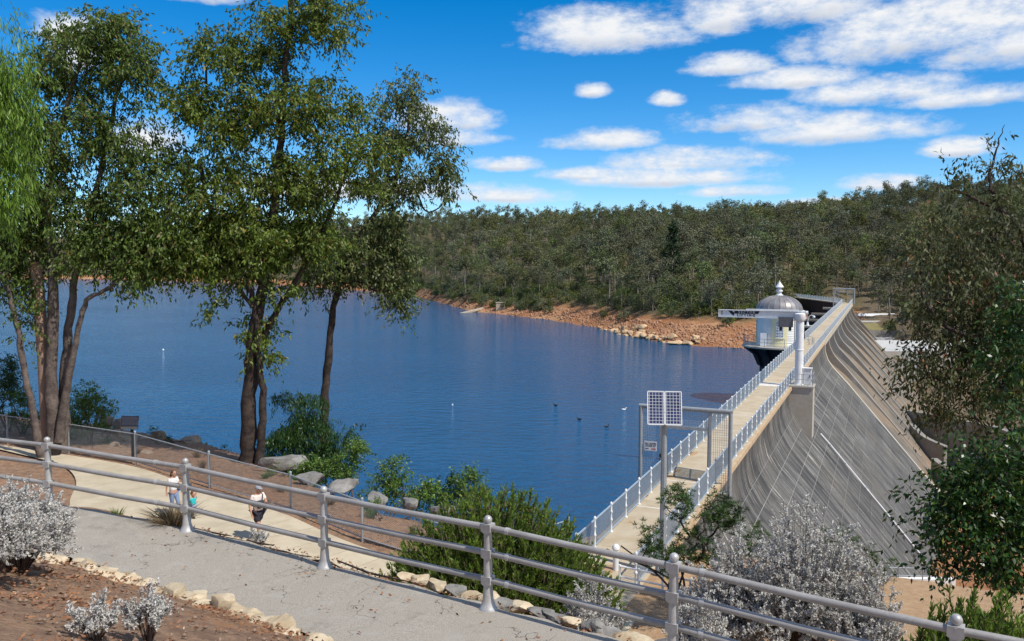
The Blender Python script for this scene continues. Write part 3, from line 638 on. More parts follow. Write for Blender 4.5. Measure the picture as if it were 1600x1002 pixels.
mb = MB(); mb.lathe(tcn, [(.55, zt - .1), (.5, zt + .1), (.3, zt + .2), (.26, zt + .45), (.42, zt + .55), (.42, zt + .7), (.25, zt + .8), (.22, zt + 1.0), (.55, zt + 1.12), (.5, zt + 1.2), (.05, zt + 1.85), (.03, zt + 2.0)], 20); mb.build('finial', M['white'], tow, sm=True)
# platform railing and a locker
for k in range(20):
    a = fa - 2.9 + 5.3 * k / 19; c = np.array([math.cos(a), math.sin(a), 0]); mb = MB(); mb.box(tcn + c * 4.42 + UP * (tz + .52), (.05, .05, 1.05)); mb.build('rail_post', M['galv'], tow)
for z in (1.02, .55, .12):
    mb = MB(); mb.tube([tcn + np.array([math.cos(a) * 4.42, math.sin(a) * 4.42, tz + z]) for a in np.linspace(fa - 2.9, fa + 2.4, 40)], .025, 6); mb.build('rail', M['galv'], tow, sm=True)
lk = tcn + np.array([math.cos(fa - .62), math.sin(fa - .62), 0]) * 3.15
mb = MB(); mb.box(lk + UP * (tz + .85), (.55, .8, 1.65), (fd, np.cross(UP, fd), UP)); mb.build('locker', M['white'], tow)

# ------------------------------------------------------------------ jib crane on its plinth
cb = D(TP, .62, .16)
cr = thing('jib_crane', 'white jib crane with a sign on its arm, standing over the walkway', 'crane', tuple(cb))
mb = MB(); mb.lathe(cb, [(.5, 0), (.5, .05), (.34, .06), (.34, 2.9), (.37, 2.92), (.37, 3.0), (.34, 3.02), (.33, 5.8)], 24); mb.build('column', M['white'], cr, sm=True)
for k in range(8):
    a = k * math.pi / 4; mb = MB(); mb.lathe(cb + np.array([math.cos(a) * .43, math.sin(a) * .43, .05]), [(.035, 0), (.035, .07)], 6); mb.build('bolt', M['galv'], cr)
mb = MB(); mb.lathe(cb, [(.42, 5.45), (.46, 5.5), (.46, 6.0), (.40, 6.05), (.1, 6.1)], 20); mb.build('slew_head', M['white'], cr, sm=True)
JZ = 5.9
mb = MB()
j0, j1 = .5, -6.75
jc = lambda u, z: cb + NX * u + UP * z
for z, w in ((JZ + .30, .30), (JZ - .30, .30)): mb.box(jc((j0 + j1) / 2, z), (j0 - j1, w, .05), (NX, AX, UP))
mb.box(jc((j0 + j1) / 2, JZ), (j0 - j1, .04, .56), (NX, AX, UP)); mb.box(jc(j1 - .02, JZ), (.04, .30, .65), (NX, AX, UP)); mb.build('jib', M['white'], cr)
mb = MB(); mb.box(jc(-2.3, JZ + .38), (4.3, .2, .1), (NX, AX, UP)); mb.build('cable_tray', M['white'], cr)
# sign on the web: dark plate with white word, dark word under it, black arrow mark
sgp = cb - AX * .03 + UP * JZ
mb = MB(); mb.prism([(-5.42, .0), (-3.45, .0), (-3.30, .24), (-5.42, .24)], sgp, (NX, UP, -AX), .012); sp2 = mb.build('sign_plate', M['black_text'], cr)
text_mesh('lettering', 'VECTOR', .29, M['white_text'], cr, sgp + NX * -4.4 + UP * .12 - AX * .018, NX, UP, bold=.003, space=1.45)
text_mesh('lettering', 'LIFTING', .30, M['black_text'], cr, sgp + NX * -4.45 - UP * .14 - AX * .006, NX, UP, bold=.012, space=1.5)
mb = MB(); mb.prism([(-6.0, .26), (-5.72, .26), (-5.42, .06), (-5.5, -.22), (-5.72, -.02)], sgp, (NX, UP, -AX), .010); mb.build('emblem', M['black_text'], cr)
for z in (.14, -.03): 
    mb = MB(); mb.box(sgp + NX * -6.5 + UP * z - AX * .01, (.16, .01, .12), (NX, AX, UP)); mb.build('warning_mark', M['yellow'], cr)
mb = MB(); mb.box(jc(-1.15, JZ - .62), (1.15, .5, .85), (NX, AX, UP)); ho = mb.build('hoist', M['grey_box'], cr)
for u in (-1.55, -.8):
    mb = MB(); mb.box(jc(u, JZ - 1.2), (.22, .16, .34), (NX, AX, UP)); mb.build('hook_block', M['dark'], ho)
mb = MB(); mb.tube([jc(-.42, JZ - .3), jc(-.42, 3.2), jc(-.36, 3.0)], .035, 6); mb.build('conduit', M['white'], cr, sm=True)
mb = MB(); mb.tube([jc(.1, JZ + .2), jc(.62, JZ + .2)], .16, 10); mb.build('motor', M['white'], cr, sm=True)
cab = thing('switch_cabinet', 'white metal switch cabinet beside the foot of the crane column', 'cabinet', tuple(D(TP + .1, 1.32, .16)))
mb = MB(); mb.box(D(TP + .1, 1.32, .86), (.5, .62, 1.35), (AX, NX, UP)); mb.build('case', M['white'], cab)
mb = MB(); mb.box(D(TP + .1, 1.32, 1.57), (.6, .74, .06), (AX, NX, UP)); mb.build('lid', M['white'], cab)
mb = MB(); mb.box(D(TP - .17, 1.5, .9), (.03, .05, .2), (AX, NX, UP)); mb.build('handle', M['dark'], cab)
pr = thing('plinth_railing', 'short grey pipe railing round the crane plinth', 'railing', tuple(D(TP, 1.7, .16)))
cs = [D(TP - .95, .1, .16), D(TP - .95, 1.78, .16), D(TP + .95, 1.78, .16), D(TP + .95, .1, .16)]
for a_, b_ in zip(cs[:-1], cs[1:]):
    for z in (1.0, .55):
        mb = MB(); mb.tube([a_ + UP * z, b_ + UP * z], .024, 6); mb.build('rail', M['galv'], pr, sm=True)
for c in cs + [(cs[0] + cs[1]) / 2, (cs[1] + cs[2]) / 2]:
    mb = MB(); mb.tube([c, c + UP * 1.02], .026, 6); mb.build('post', M['galv'], pr, sm=True)
# swan-neck lamp on a ledge beyond the tower
lp = D(80, -4.6, -.2)
mb = MB(); mb.box(D(80, -4.3, -.32), (1.4, 3.4, .24), (AX, NX, UP)); mb.build('lamp_ledge', M['dam_pale'], dam)
lam = thing('swan_neck_lamp', 'small white swan-neck lamp on a concrete ledge beyond the tower', 'lamp', tuple(lp))
mb = MB(); mb.lathe(lp, [(.28, 0), (.25, .1), (.16, .5), (.10, .6)], 12); mb.build('base', M['white'], lam, sm=True)
mb = MB(); mb.tube([lp + UP * .5, lp + UP * 1.2 + NX * .08, lp + UP * 1.65 + NX * .3, lp + UP * 1.8 + NX * .62, lp + UP * 1.7 + NX * .9], .07, 8); mb.build('neck', M['white'], lam, sm=True)
mb = MB(); mb.ball(lp + NX * .98 + UP * 1.5, .24, 12, 8); mb.build('globe', M['white'], lam, sm=True)
# downpipe and small sign on the face
dp = thing('face_pipe', 'thin white pipe running straight down the dam face', 'pipe', tuple(D(6.5, 9, -13)))
pts = [D(6.6, prof_u(d) + .12, -d + .08) for d in (4.6, 5.5, 7, 9, 12, 14.5)]
mb = MB(); mb.tube(pts, .07, 8); mb.build('pipe', M['white'], dp, sm=True)
for p in pts[1:-1]:
    mb = MB(); mb.box(p - NX * .04, (.25, .22, .06), (AX, NX, UP)); mb.build('bracket', M['galv'], dp)
ss = onz(1229, 830, -6.2)
tS, uS = tu(ss[0], ss[1]); dS = 6.6; pS = D(-14.5, prof_u(dS) + .5, -dS)
fs_ = thing('small_sign', 'small tilted white sign on a post in front of the dam face', 'sign', tuple(pS - UP * .9))
mb = MB(); mb.box(pS + UP * .35, (.62, .03, .42), (AX, NX, UP)); mb.build('board', M['white'], fs_)
mb = MB(); mb.box(pS + UP * .35 + NX * .02, (.50, .012, .2), (AX, NX, UP)); mb.build('print', M['galv_dark'], fs_)
mb = MB(); mb.tube([pS - UP * .9 - NX * .04, pS + UP * .3 - NX * .04], .03, 6); mb.build('post', M['galv_dark'], fs_)

# ------------------------------------------------------------------ solar panel on its pole
sb = onz(1035, 908, -0.25)
so = thing('solar_panel_pole', 'tall galvanised pole carrying two framed solar panels at the near end of the walkway', 'solar panel', tuple(sb))
sH = 5.75
mb = MB(); mb.box(sb + UP * .22, (.42, .42, .44)); mb.add([sb + np.array([x * a, y * a, z]) for z, a in ((.44, .21), (.95, .11)) for x, y in ((-1, -1), (1, -1), (1, 1), (-1, 1))], [(0, 1, 5, 4), (1, 2, 6, 5), (2, 3, 7, 6), (3, 0, 4, 7)]); mb.build('foot', M['galv'], so)
mb = MB(); mb.tube([sb + UP * .4, sb + UP * sH], [.13, .085], 8); mb.build('pole', M['galv'], so)
for i, ch in enumerate('SOLAR SALES'):
    if ch != ' ': text_mesh('lettering', ch, .14, M['black_text'], so, sb + UP * (2.05 - i * .115) + np.array([-.045, -.132 + .004 * i * 0, 0]), (1, 0, 0), UP, bold=.004)
def cellmat():
    m, t, b, out = new_mat('solar_cells'); v = coords(t, 'obj')
    br = node(t, 'ShaderNodeTexBrick', i_Scale=1.0); br.offset = 0.0; t.links.new(v, br.inputs['Vector'])
    br.inputs['Color1'].default_value = (0.012, 0.014, 0.04, 1); br.inputs['Color2'].default_value = (0.03, 0.035, 0.11, 1); br.inputs['Mortar'].default_value = (0.45, 0.46, 0.48, 1)
    br.inputs['Mortar Size'].default_value = 0.009; br.inputs['Brick Width'].default_value = 0.105; br.inputs['Row Height'].default_value = 0.105
    n = noise_n(t, v, 14, 3); c = mixc(t, smooth(t, n, 0.5, 0.7), br.outputs[0], (0.07, 0.08, 0.2)); t.links.new(mixc(t, br.outputs['Fac'], c, br.outputs[0]), b.inputs['Base Color'])
    b.inputs['Roughness'].default_value = 0.12; return m
M['cells'] = cellmat()
pc = sb + UP * (sH + .12); tl = math.radians(62)     # panels tilted back to the sky
nrm = unit([-.10, -.93, .34]); pxd = unit(np.cross(UP, -nrm)) * -1; pxd = unit(np.cross(-UP, nrm)) ; pxd = pxd if pxd[0] > 0 else -pxd; pyd = np.cross(nrm, pxd)
for s in (-1, 1):
    c = pc + pxd * s * .285
    mb = MB()
    for du in (-.265, .265): mb.box(c + pxd * du, (.03, 1.14, .05), (pxd, pyd, nrm))
    for dv in (-.555, .555): mb.box(c + pyd * dv, (.56, .03, .05), (pxd, pyd, nrm))
    pn = mb.build('panel_frame', M['white'], so)
    me = MB().box((0, 0, 0), (.515, 1.09, .02)).mesh('cells'); cl = finish('cells', me, M['cells'], pn); cl.matrix_local = Matrix(((pxd[0], pyd[0], nrm[0], c[0] - sb[0]), (pxd[1], pyd[1], nrm[1], c[1] - sb[1]), (pxd[2], pyd[2], nrm[2], c[2] - sb[2]), (0, 0, 0, 1)))
mb = MB(); mb.box(pc - nrm * .08, (1.0, .06, .08), (pxd, pyd, nrm)); mb.build('bracket', M['galv_dark'], so)
# white pipe barrier and dull near railing end
wbx = thing('pipe_barrier', 'low white pipe barrier with three rails beside the solar pole foot', 'barrier', tuple(onz(1020, 935, -.2)))
b0, b1 = onz(968, 930, -.2), onz(1078, 955, -.2)
for z in (.95, .62, .3):
    mb = MB(); mb.tube([b0 + UP * z, b1 + UP * z], .033, 8); mb.build('rail', M['white'], wbx, sm=True)
for q in (0, .28, .62, 1.0):
    p = b0 + (b1 - b0) * q; mb = MB(); mb.tube([p - UP * .1, p + UP * 1.0], .038, 8); mb.build('post', M['white'], wbx, sm=True)
bd = thing('bollard', 'white domed bollard where the path meets the walkway', 'bollard', tuple(onz(962, 893, -.05)))
p = onz(962, 893, -.05); mb = MB(); mb.lathe(p, [(.1, 0), (.1, .75), (.13, .78), (.13, .85), (.08, .93), (.01, .96)], 12); mb.build('shaft', M['white'], bd, sm=True)

# ------------------------------------------------------------------ upper path, its railing and stone edging
def along(pts, step):
    pts = [np.asarray(p, float) for p in pts]; out = []
    for a_, b_ in zip(pts[:-1], pts[1:]):
        n = max(1, int(np.linalg.norm(b_ - a_) / step)); out += [a_ + (b_ - a_) * i / n for i in range(n)]
    return out + [pts[-1]]
def smooth_line(pts, n=8):
    P = [np.asarray(p, float) for p in pts]; out = []
    for i in range(len(P) - 1):
        p0, p1, p2, p3 = P[max(i - 1, 0)], P[i], P[i + 1], P[min(i + 2, len(P) - 1)]
        for k in range(n):
            s = k / n; out.append(.5 * (2 * p1 + (p2 - p0) * s + (2 * p0 - 5 * p1 + 4 * p2 - p3) * s * s + (3 * p1 - p0 - 3 * p2 + p3) * s ** 3))
    return out + [P[-1]]
def asphalt():
    m, t, b, out = new_mat('worn_asphalt'); v = coords(t); f = noise_n(t, v, 60, 4, .8); mid = noise_n(t, v, 3.5, 5); big = noise_n(t, v, .8, 3)
    c = mixc(t, smooth(t, f, .35, .65), (.23, .205, .17), (.40, .36, .305)); c = mixc(t, math_n(t, 'MULTIPLY', smooth(t, mid, .5, .7), .5), c, (.36, .34, .30))
    c = mixc(t, math_n(t, 'MULTIPLY', smooth(t, big, .55, .7), .4), c, (.18, .165, .15))
    dv = node(t, 'ShaderNodeVectorMath', operation='ADD'); t.links.new(v, dv.inputs[0])
    nn = node(t, 'ShaderNodeTexNoise', i_Scale=2.6, i_Detail=6.0); t.links.new(v, nn.inputs['Vector']); t.links.new(nn.outputs['Color'], dv.inputs[1])
    vo = node(t, 'ShaderNodeTexVoronoi', feature='DISTANCE_TO_EDGE', i_Scale=.8); t.links.new(dv.outputs[0], vo.inputs['Vector'])
    cr_ = math_n(t, 'MULTIPLY', math_n(t, 'SUBTRACT', 1.0, smooth(t, vo.outputs[0], .001, .011)), smooth(t, noise_n(t, v, .9, 2), .47, .56))
    c = mixc(t, math_n(t, 'MULTIPLY', cr_, .8), c, (.07, .06, .05)); st_ = noise_n(t, v, 1.7, 6, .7); c = mixc(t, math_n(t, 'MULTIPLY', smooth(t, st_, .56, .7), .45), c, (.15, .125, .10)); t.links.new(c, b.inputs['Base Color']); b.inputs['Roughness'].default_value = .9; b.inputs['Specular IOR Level'].default_value = .25
    bump(t, b, math_n(t, 'SUBTRACT', f, cr_), .4, .01); return m
M['asphalt'] = asphalt()
upc = smooth_line([(p[0], p[1], 0) for p in UP_POSTS], 10)
mb = MB(); vs = []
for i, p in enumerate(upc):
    d = unit(upc[min(i + 1, len(upc) - 1)] - upc[max(i - 1, 0)]); n = np.array([-d[1], d[0], 0])
    zz_ = float(np.interp(p[0], [q[0] for q in UP_POSTS], [q[2] for q in UP_POSTS]))
    for w in (.16 + .05 * math.sin(i * 1.7), .0, -.5, -1.0, -1.5, -1.86 + .06 * math.sin(i * 2.3)): vs.append(p + n * w + UP * (zz_ + .03 - (0.03 if w > .1 else 0)))
n = len(upc); mb.add(vs, [(i * 6 + k, i * 6 + k + 1, (i + 1) * 6 + k + 1, (i + 1) * 6 + k) for i in range(n - 1) for k in range(5)])
pa = mb.build('upper_path', M['asphalt'], sm=True); tag(pa, kind='structure')
for f_ in pa.data.polygons: pass
bm = bmesh.new(); bm.from_mesh(pa.data); bmesh.ops.recalc_face_normals(bm, faces=bm.faces); bm.to_mesh(pa.data); bm.free()
ur = thing('path_railing', 'grey three-rail pipe railing with ball-topped posts along the asphalt path', 'railing', tuple(UP_POSTS[4]))
def up_rail_pt(i, z): return np.array([UP_POSTS[i][0], UP_POSTS[i][1], UP_POSTS[i][2] + .03 + z])
RZ = (1.12, .77, .40)
for i in range(len(UP_POSTS)):
    b = up_rail_pt(i, 0); mb = MB(); mb.lathe(b, [(.135, -.1), (.13, .0), (.105, .03), (.075, .12), (.062, .3), (.055, 1.0), (.05, 1.14)], 14); po = mb.build('post', M['rail_silver'], ur, sm=True)
    mb = MB(); mb.lathe(b, [(.05, 1.14), (.07, 1.16), (.035, 1.18)], 12); mb.ball(b + UP * 1.225, .058, 12, 8); mb.build('ball_finial', M['rail_silver'], po, sm=True)
    j = min(i + 1, len(UP_POSTS) - 1); d = unit(up_rail_pt(j, 0) - up_rail_pt(max(i - 1, 0), 0)); n_ = np.cross(UP, d)
    for z in RZ:
        mb = MB(); mb.prism([(-.075, -.05), (-.03, -.075), (.03, -.075), (.075, -.05), (.075, .055), (-.075, .055)], b + UP * z - n_ * .065, (d, UP, n_), .13); cl = mb.build('rail_clamp', M['rail_silver'], po)
for i in range(len(UP_POSTS) - 1):
    for z in RZ:
        a_, b_ = up_rail_pt(i, z), up_rail_pt(i + 1, z); md = (a_ + b_) / 2 - UP * .012
        mb = MB(); mb.tube([a_, md, b_], .042, 12); rl = mb.build('rail', M['rail_grey'], ur, sm=True)
        if i in (2, 5, 6):
            d = unit(b_ - a_); c = a_ + (b_ - a_) * (.12 if i != 2 else .8); mb = MB(); mb.tube([c - d * .03, c + d * .03], .049, 12); mb.build('rail_joint', M['rail_silver'], rl, sm=True)
def rock_mesh(seed, sub=3, rough=.30, flat=1.0, cuts=11):
    rg = np.random.default_rng(seed); bm = bmesh.new(); bmesh.ops.create_icosphere(bm, subdivisions=sub, radius=1.0)
    pl = [(unit(rg.normal(size=3)), rg.uniform(.42, .78)) for _ in range(cuts)]
    for v in bm.verts:
        c = np.array(v.co)
        for n_, d_ in pl:
            k = c @ n_ - d_
            if k > 0: c = c - n_ * k * .92
        c = c * (1 + rough * .35 * hash_noise(c[0] * 3 + seed, c[1] * 3 + c[2] * 2, 1.0)); c[2] *= flat; v.co = c
    me = bpy.data.meshes.new('stone'); bm.to_mesh(me); bm.free(); me.polygons.foreach_set('use_smooth', np.ones(len(me.polygons), bool)); me.set_sharp_from_angle(angle=.30); return me
ROCKS = [rock_mesh(s, 3, .45, .8) for s in range(8)]
def rock(name, p, s, mat, parent=None, rz=None, k=None, rx=0.0):
    rg = random.Random(hash((round(p[0], 2), round(p[1], 2))) & 0xffff); me = ROCKS[k if k is not None else rg.randrange(8)]
    key = me.name + mat.name
    if key not in RK: RK[key] = me.copy(); RK[key].materials.clear(); RK[key].materials.append(mat)
    o = bpy.data.objects.new(name, RK[key]); COL.objects.link(o); o.location = np.asarray(p) - org(parent); o.scale = s if isinstance(s, tuple) else (s, s, s); o.rotation_euler = (rx, 0, rz if rz is not None else rg.uniform(0, 6.28))
    if parent: o.parent = parent
    ORG[o.name] = np.array(p, float); return o
RK = {}
ed = thing('stone_edging', 'row of cream limestone rocks edging the asphalt path by the mulch', 'stone edging', tuple(onz(300, 930, UPZ)))
rg = random.Random(5)
near_edge = []
for i, p in enumerate(upc):
    d = unit(upc[min(i + 1, len(upc) - 1)] - upc[max(i - 1, 0)]); n_ = np.array([-d[1], d[0], 0]); near_edge.append(p - n_ * 1.98)
for p in along([q for q in near_edge if -9.5 < q[0] < 3.5], .26):
    for _ in range(rg.choice((1, 1, 2))):
        s = rg.uniform(.12, .24); q = p + np.array([rg.uniform(-.1, .1), rg.uniform(-.16, .06), 0]); q[2] = UPZ + s * .25
        rock('stone', q, (s * rg.uniform(.9, 1.5), s, s * rg.uniform(.6, 1.0)), M['sandstone'], ed)
ed2 = thing('stone_edging', 'line of flat pale rocks along the outer edge of the asphalt path under the railing', 'stone edging', tuple(onz(800, 960, UPZ)))
for i, p in enumerate(along([q for q in upc if -1.9 < q[0] < 3.2], .42)):
    q = p + np.array([.22, .34, 0]) * 1.0 + np.array([rg.uniform(-.05, .05), rg.uniform(-.04, .05), 0]); q[2] = UPZ - .05
    rock('stone', q, (rg.uniform(.2, .3), rg.uniform(.13, .18), rg.uniform(.10, .15)), M['sandstone'] if rg.random() < .6 else M['grey_rock'], ed2, rz=-.55 + rg.uniform(-.2, .2))

# ------------------------------------------------------------------ lower path, chain-link fence
M['path'] = pmat('path_concrete', (.52, .445, .325), (.42, .35, .245), 1.1, .9, 0, .25, .01, 30, 'pos', .2, .05)
def zlow(x, y): return float(np.interp(x, [-40, -24, -8, -3, 1.2], [2.2, 1.75, 1.4, 1.0, -0.02]))
lpth = thing('lower_path', 'x', 'path'); del lpth['label']; del lpth['category']; tag(lpth, kind='structure')
lf = smooth_line([(p[0], p[1], 0) for p in LOW_F[1:-1]] + [(-1.8, 25.4, 0), (1.6, 25.0, 0), (4.2, 24.0, 0)], 10); L_ = along(lf, .9)
for i in range(0, len(L_) - 3, 3):
    seg = L_[i:i + 4]; mb = MB(); vs = []
    for j, p in enumerate(seg):
        gi = i + j; d = unit(L_[min(gi + 1, len(L_) - 1)] - L_[max(gi - 1, 0)]); n_ = np.array([d[1], -d[0], 0])
        wid = float(np.interp(p[0], [-40, -24, -19, -15, -12, 6], [.9, 1.0, 1.7, 3.6, 5.4, 6.2]))
        if j == len(seg) - 1: p = p - d * .010
        for w in np.linspace(.45, wid, 4):
            q = p + n_ * w; vs.append((q[0], q[1], zlow(q[0], q[1]) + .035))
    m = len(seg); mb.add(vs, [(a * 4 + k, (a + 1) * 4 + k, (a + 1) * 4 + k + 1, a * 4 + k + 1) for a in range(m - 1) for k in range(3)])
    o = mb.build('slab', M['path'], lpth); bm = bmesh.new(); bm.from_mesh(o.data); bmesh.ops.recalc_face_normals(bm, faces=bm.faces)
    if sum(f.normal.z for f in bm.faces) < 0: bmesh.ops.reverse_faces(bm, faces=bm.faces)
    bm.to_mesh(o.data); bm.free()
cf = thing('chain_link_fence', 'galvanised chain-link fence between the lower path and the lake', 'fence', (-12.1, 32.7, 1.4))
CF = [(-36, 45.0)] + [(-30, 42.3), (-24.3, 39.6), (-20.5, 38.0), (-16.6, 36.2), (-12.1, 32.75), (-8.06, 29.8), (-5.0, 27.25), (-2.2, 25.9), (0.4, 26.9), (2.0, 29.0)]
CF = [np.array([x, y, zlow(x, y)]) for x, y in CF]; FH = 1.38
for i, p in enumerate(CF):
    mb = MB(); mb.tube([p - UP * .2, p + UP * (FH + .03)], .05, 10); mb.ball(p + UP * (FH + .04), .055, 10, 6); mb.build('post', M['galv'], cf, sm=True)
for a_, b_ in zip(CF[:-1], CF[1:]):
    for z, r in ((FH - .05, .024), (.10, .022)):
        mb = MB(); mb.tube([a_ + UP * z, b_ + UP * z], r, 8); mb.build('rail', M['galv'], cf, sm=True)
    d = b_ - a_; Lh = float(np.linalg.norm(d)); n = int(Lh / .075); hgt = FH - .15; mb = MB(); nr = np.cross(unit(d), UP) * .0035; tn = np.array([0, 0, .0035]); k = hgt / Lh
    for s in (1, -1):
        for i in range(-int(hgt / .075) - 1, n + 1):
            x0, x1 = i * .075, i * .075 + hgt            # 45 degree wires, clipped to the bay
            lo, hi = max(0, x0), min(Lh, x1)
            if hi - lo < .02: continue
            z0, z1 = (lo - x0), (hi - x0)
            if s < 0: z0, z1 = hgt - z0, hgt - z1
            p, q = a_ + d * (lo / Lh) + UP * (z0 + .1), a_ + d * (hi / Lh) + UP * (z1 + .1); w = np.cross(unit(q - p), unit(nr)) * .0032; e = unit(nr) * .0032
            mb.add([p + w, p - w * .5 + e, p - w * .5 - e, q + w, q - w * .5 + e, q - w * .5 - e], [(0, 1, 4, 3), (1, 2, 5, 4), (2, 0, 3, 5)])
    mb.build('wire_mesh', M['galv_dark'], cf)
# interpretation sign on a dark post
ip = np.array([*ony(207, 700, 37.2)[:2], 0]); ip[2] = float(z_near(ip[0], ip[1]))
isg = thing('information_sign', 'dark blue information panel on a post beside the chain-link fence', 'sign', tuple(ip))
top = ony(205, 651, 37.2)[2]
mb = MB(); mb.box((ip[0], ip[1], (ip[2] + top) / 2), (.10, .08, top - ip[2])); mb.build('post', M['dark'], isg)
nv = pmat('navy_board', (.012, .014, .035), (.02, .02, .03), 4, .4, 0, 0); dkb = pmat('grey_strip', (.09, .085, .08), None, 4, .5, 0, 0); lin = pmat('pale_print', (.14, .15, .18), None, 4, .6, 0, 0)
bz = ony(205, 660, 37.2)[2]; bx_ = ip + np.array([-.05, -.08, bz - ip[2]]); ax_ = (np.array([1., 0, 0]), unit([0, .25, 1.0]), unit(np.cross([1., 0, 0], [0, .25, 1.0])))
mb = MB(); mb.box(bx_, (.78, .60, .03), ax_); bo = mb.build('board', nv, isg)
mb = MB(); mb.box(bx_ - ax_[1] * .235 - np.array([0, .022, 0]), (.76, .12, .012), ax_); mb.build('footer_strip', dkb, bo)
mb = MB(); rg = random.Random(3)
for r in range(7):
    x = -.34
    while x < .3:
        w = rg.uniform(.05, .16); mb.box(bx_ + ax_[1] * (.24 - r * .055) + ax_[0] * (x + w / 2) - np.array([0, .021, 0]), (w, .012, .006), ax_); x += w + .03
mb.build('print_lines', lin, bo)
# ------------------------------------------------------------------ vegetation
def leaf_quads(cent, dirs, size, width, rng, fold=.0):
    """one lanceolate leaf (a bent kite of four corners) per centre"""
    n = len(cent); d = dirs / np.linalg.norm(dirs, axis=1, keepdims=True)
    r = rng.normal(size=(n, 3)); s = np.cross(d, r); s /= np.maximum(1e-6, np.linalg.norm(s, axis=1, keepdims=True))
    L = (size * rng.uniform(.7, 1.3, n))[:, None]; Wd = (width * rng.uniform(.7, 1.3, n))[:, None]; nn = np.cross(d, s)
    v = np.stack([cent, cent + d * L * .45 + s * Wd * .5 + nn * L * .06, cent + d * L, cent + d * L * .45 - s * Wd * .5 + nn * L * .06], 1).reshape(-1, 3)
    q = np.arange(4 * n).reshape(n, 4); return v, q, np.repeat(rng.random(n), 4)
def frusta(P, Q, r0, r1, k=5):
    n = len(P); d = Q - P; d /= np.maximum(1e-6, np.linalg.norm(d, axis=1, keepdims=True))
    a = np.where(np.abs(d[:, 2:3]) < .9, np.array([[0, 0, 1.]]), np.array([[1., 0, 0]])); x = np.cross(a, d); x /= np.linalg.norm(x, axis=1, keepdims=True); y = np.cross(d, x)
    an = np.arange(k) * 2 * np.pi / k; ring = x[:, None] * np.cos(an)[None, :, None] + y[:, None] * np.sin(an)[None, :, None]
    v = np.concatenate([P[:, None] + ring * r0[:, None, None], Q[:, None] + ring * r1[:, None, None]], 1).reshape(-1, 3)
    b = (np.arange(n) * 2 * k)[:, None]; j = np.arange(k)[None]; j2 = (j + 1) % k
    return v, np.stack([b + j, b + j2, b + k + j2, b + k + j], -1).reshape(-1, 4)
def grow(trunks, clusters, rng, tip=.012, power=.5, sag=.1, climb=.6):
    pos, par, fix = [], [], []
    for pts, ra, rb in trunks:
        sm = smooth_line(pts, 5); m = len(sm)
        for i, p in enumerate(sm):
            pos.append(np.asarray(p)); par.append(len(pos) - 2 if i else -1); fix.append(ra + (rb - ra) * (i / (m - 1)) ** .55)
    nt_ = len(pos)
    base = np.array(pos); order = np.argsort([np.min(np.linalg.norm(base - c, axis=1)) for c in clusters])
    for ci in order:
        c = clusters[ci]; A = np.array(pos); d = np.linalg.norm(A - c, axis=1); cost = d * (1 + climb * np.clip((A[:, 2] - c[2]) / np.maximum(d, .05), -0.35, 1)) + .02 * d * d
        n = int(np.argmin(cost)); p = A[n]; dist = np.linalg.norm(c - p); k = 3 if dist < 1.5 else 5; off = rng.normal(size=3) * dist * .10; cur = n
        for i in range(1, k + 1):
            s = i / k; q = p + (c - p) * s + off * math.sin(math.pi * s) + UP * (math.sin(math.pi * s) * dist * sag) + (rng.normal(size=3) * dist * .03 if i < k else 0)
            pos.append(q); par.append(cur); fix.append(0.0); cur = len(pos) - 1
    n = len(pos); cnt = np.zeros(n); 
    for i in range(n - 1, -1, -1):
        cnt[i] = max(cnt[i], 1)
        if par[i] >= 0: cnt[par[i]] += cnt[i] if i >= nt_ else 0
    rad = np.maximum(np.array(fix), np.where(np.arange(n) < nt_, 0, tip * cnt ** power)); P = np.array(pos); par = np.array(par); e = np.where(par >= 0)[0]
    rp = rad[par[e]].copy(); br = e >= nt_; rp = np.where(br, np.minimum(rp, np.maximum(rad[e] * 1.6, .01)), rp)
    return P[par[e]], P[e], rp, rad[e], br
def blob_clusters(blobs, Y, rng, dens=1.0, zdepth=.8, shell=.55):
    """clusters spread through ellipsoids given by their outline in the photograph and their real distance"""
    out = []
    for b in blobs:
        px, py, rx, ry = b[:4]; k = b[4] if len(b) > 4 else 1.0; yy = b[5] if len(b) > 5 else Y
        c = ony(px, py, yy); mx, mz = rx / F * yy, ry / F * yy; n = max(2, int(dens * k * rx * ry / 120.0)); md = zdepth * (mx + mz) / 2
        for _ in range(n):
            v = unit(rng.normal(size=3)) * rng.random() ** shell; out.append(c + v * np.array([mx, md, mz]))
    return np.array(out)
def leaves_at(clusters, per, spread, size, width, rng, droop=.8, flat=.7, twigs=9):
    """leaves set along short drooping twigs that fan out of each cluster"""
    n = len(clusters); tw = np.maximum(3, (twigs * rng.uniform(.5, 1.5, n)).astype(int)); ti = np.repeat(np.arange(n), tw); k = len(ti)
    st = clusters[ti] + rng.normal(size=(k, 3)) * spread * .30 * np.array([1, 1, flat]); dv = rng.normal(size=(k, 3)) * np.array([1, 1, .6]) + np.array([0, 0, -.35 * droop]); dv /= np.linalg.norm(dv, axis=1, keepdims=True)
    Lt = spread * rng.uniform(.5, 1.35, k); pl = np.maximum(3, (per / twigs * rng.uniform(.6, 1.4, k)).astype(int)); li = np.repeat(np.arange(k), pl); m = len(li)
    s_ = rng.random(m)[:, None] ** .8; c = st[li] + dv[li] * Lt[li][:, None] * s_ + np.array([0, 0, -1.]) * (s_ ** 2) * Lt[li][:, None] * .35 * droop + rng.normal(size=(m, 3)) * size * .35
    d = dv[li] * .5 + rng.normal(size=(m, 3)) * .5 + np.array([0, 0, -droop]); return leaf_quads(c, d, size, width, rng)
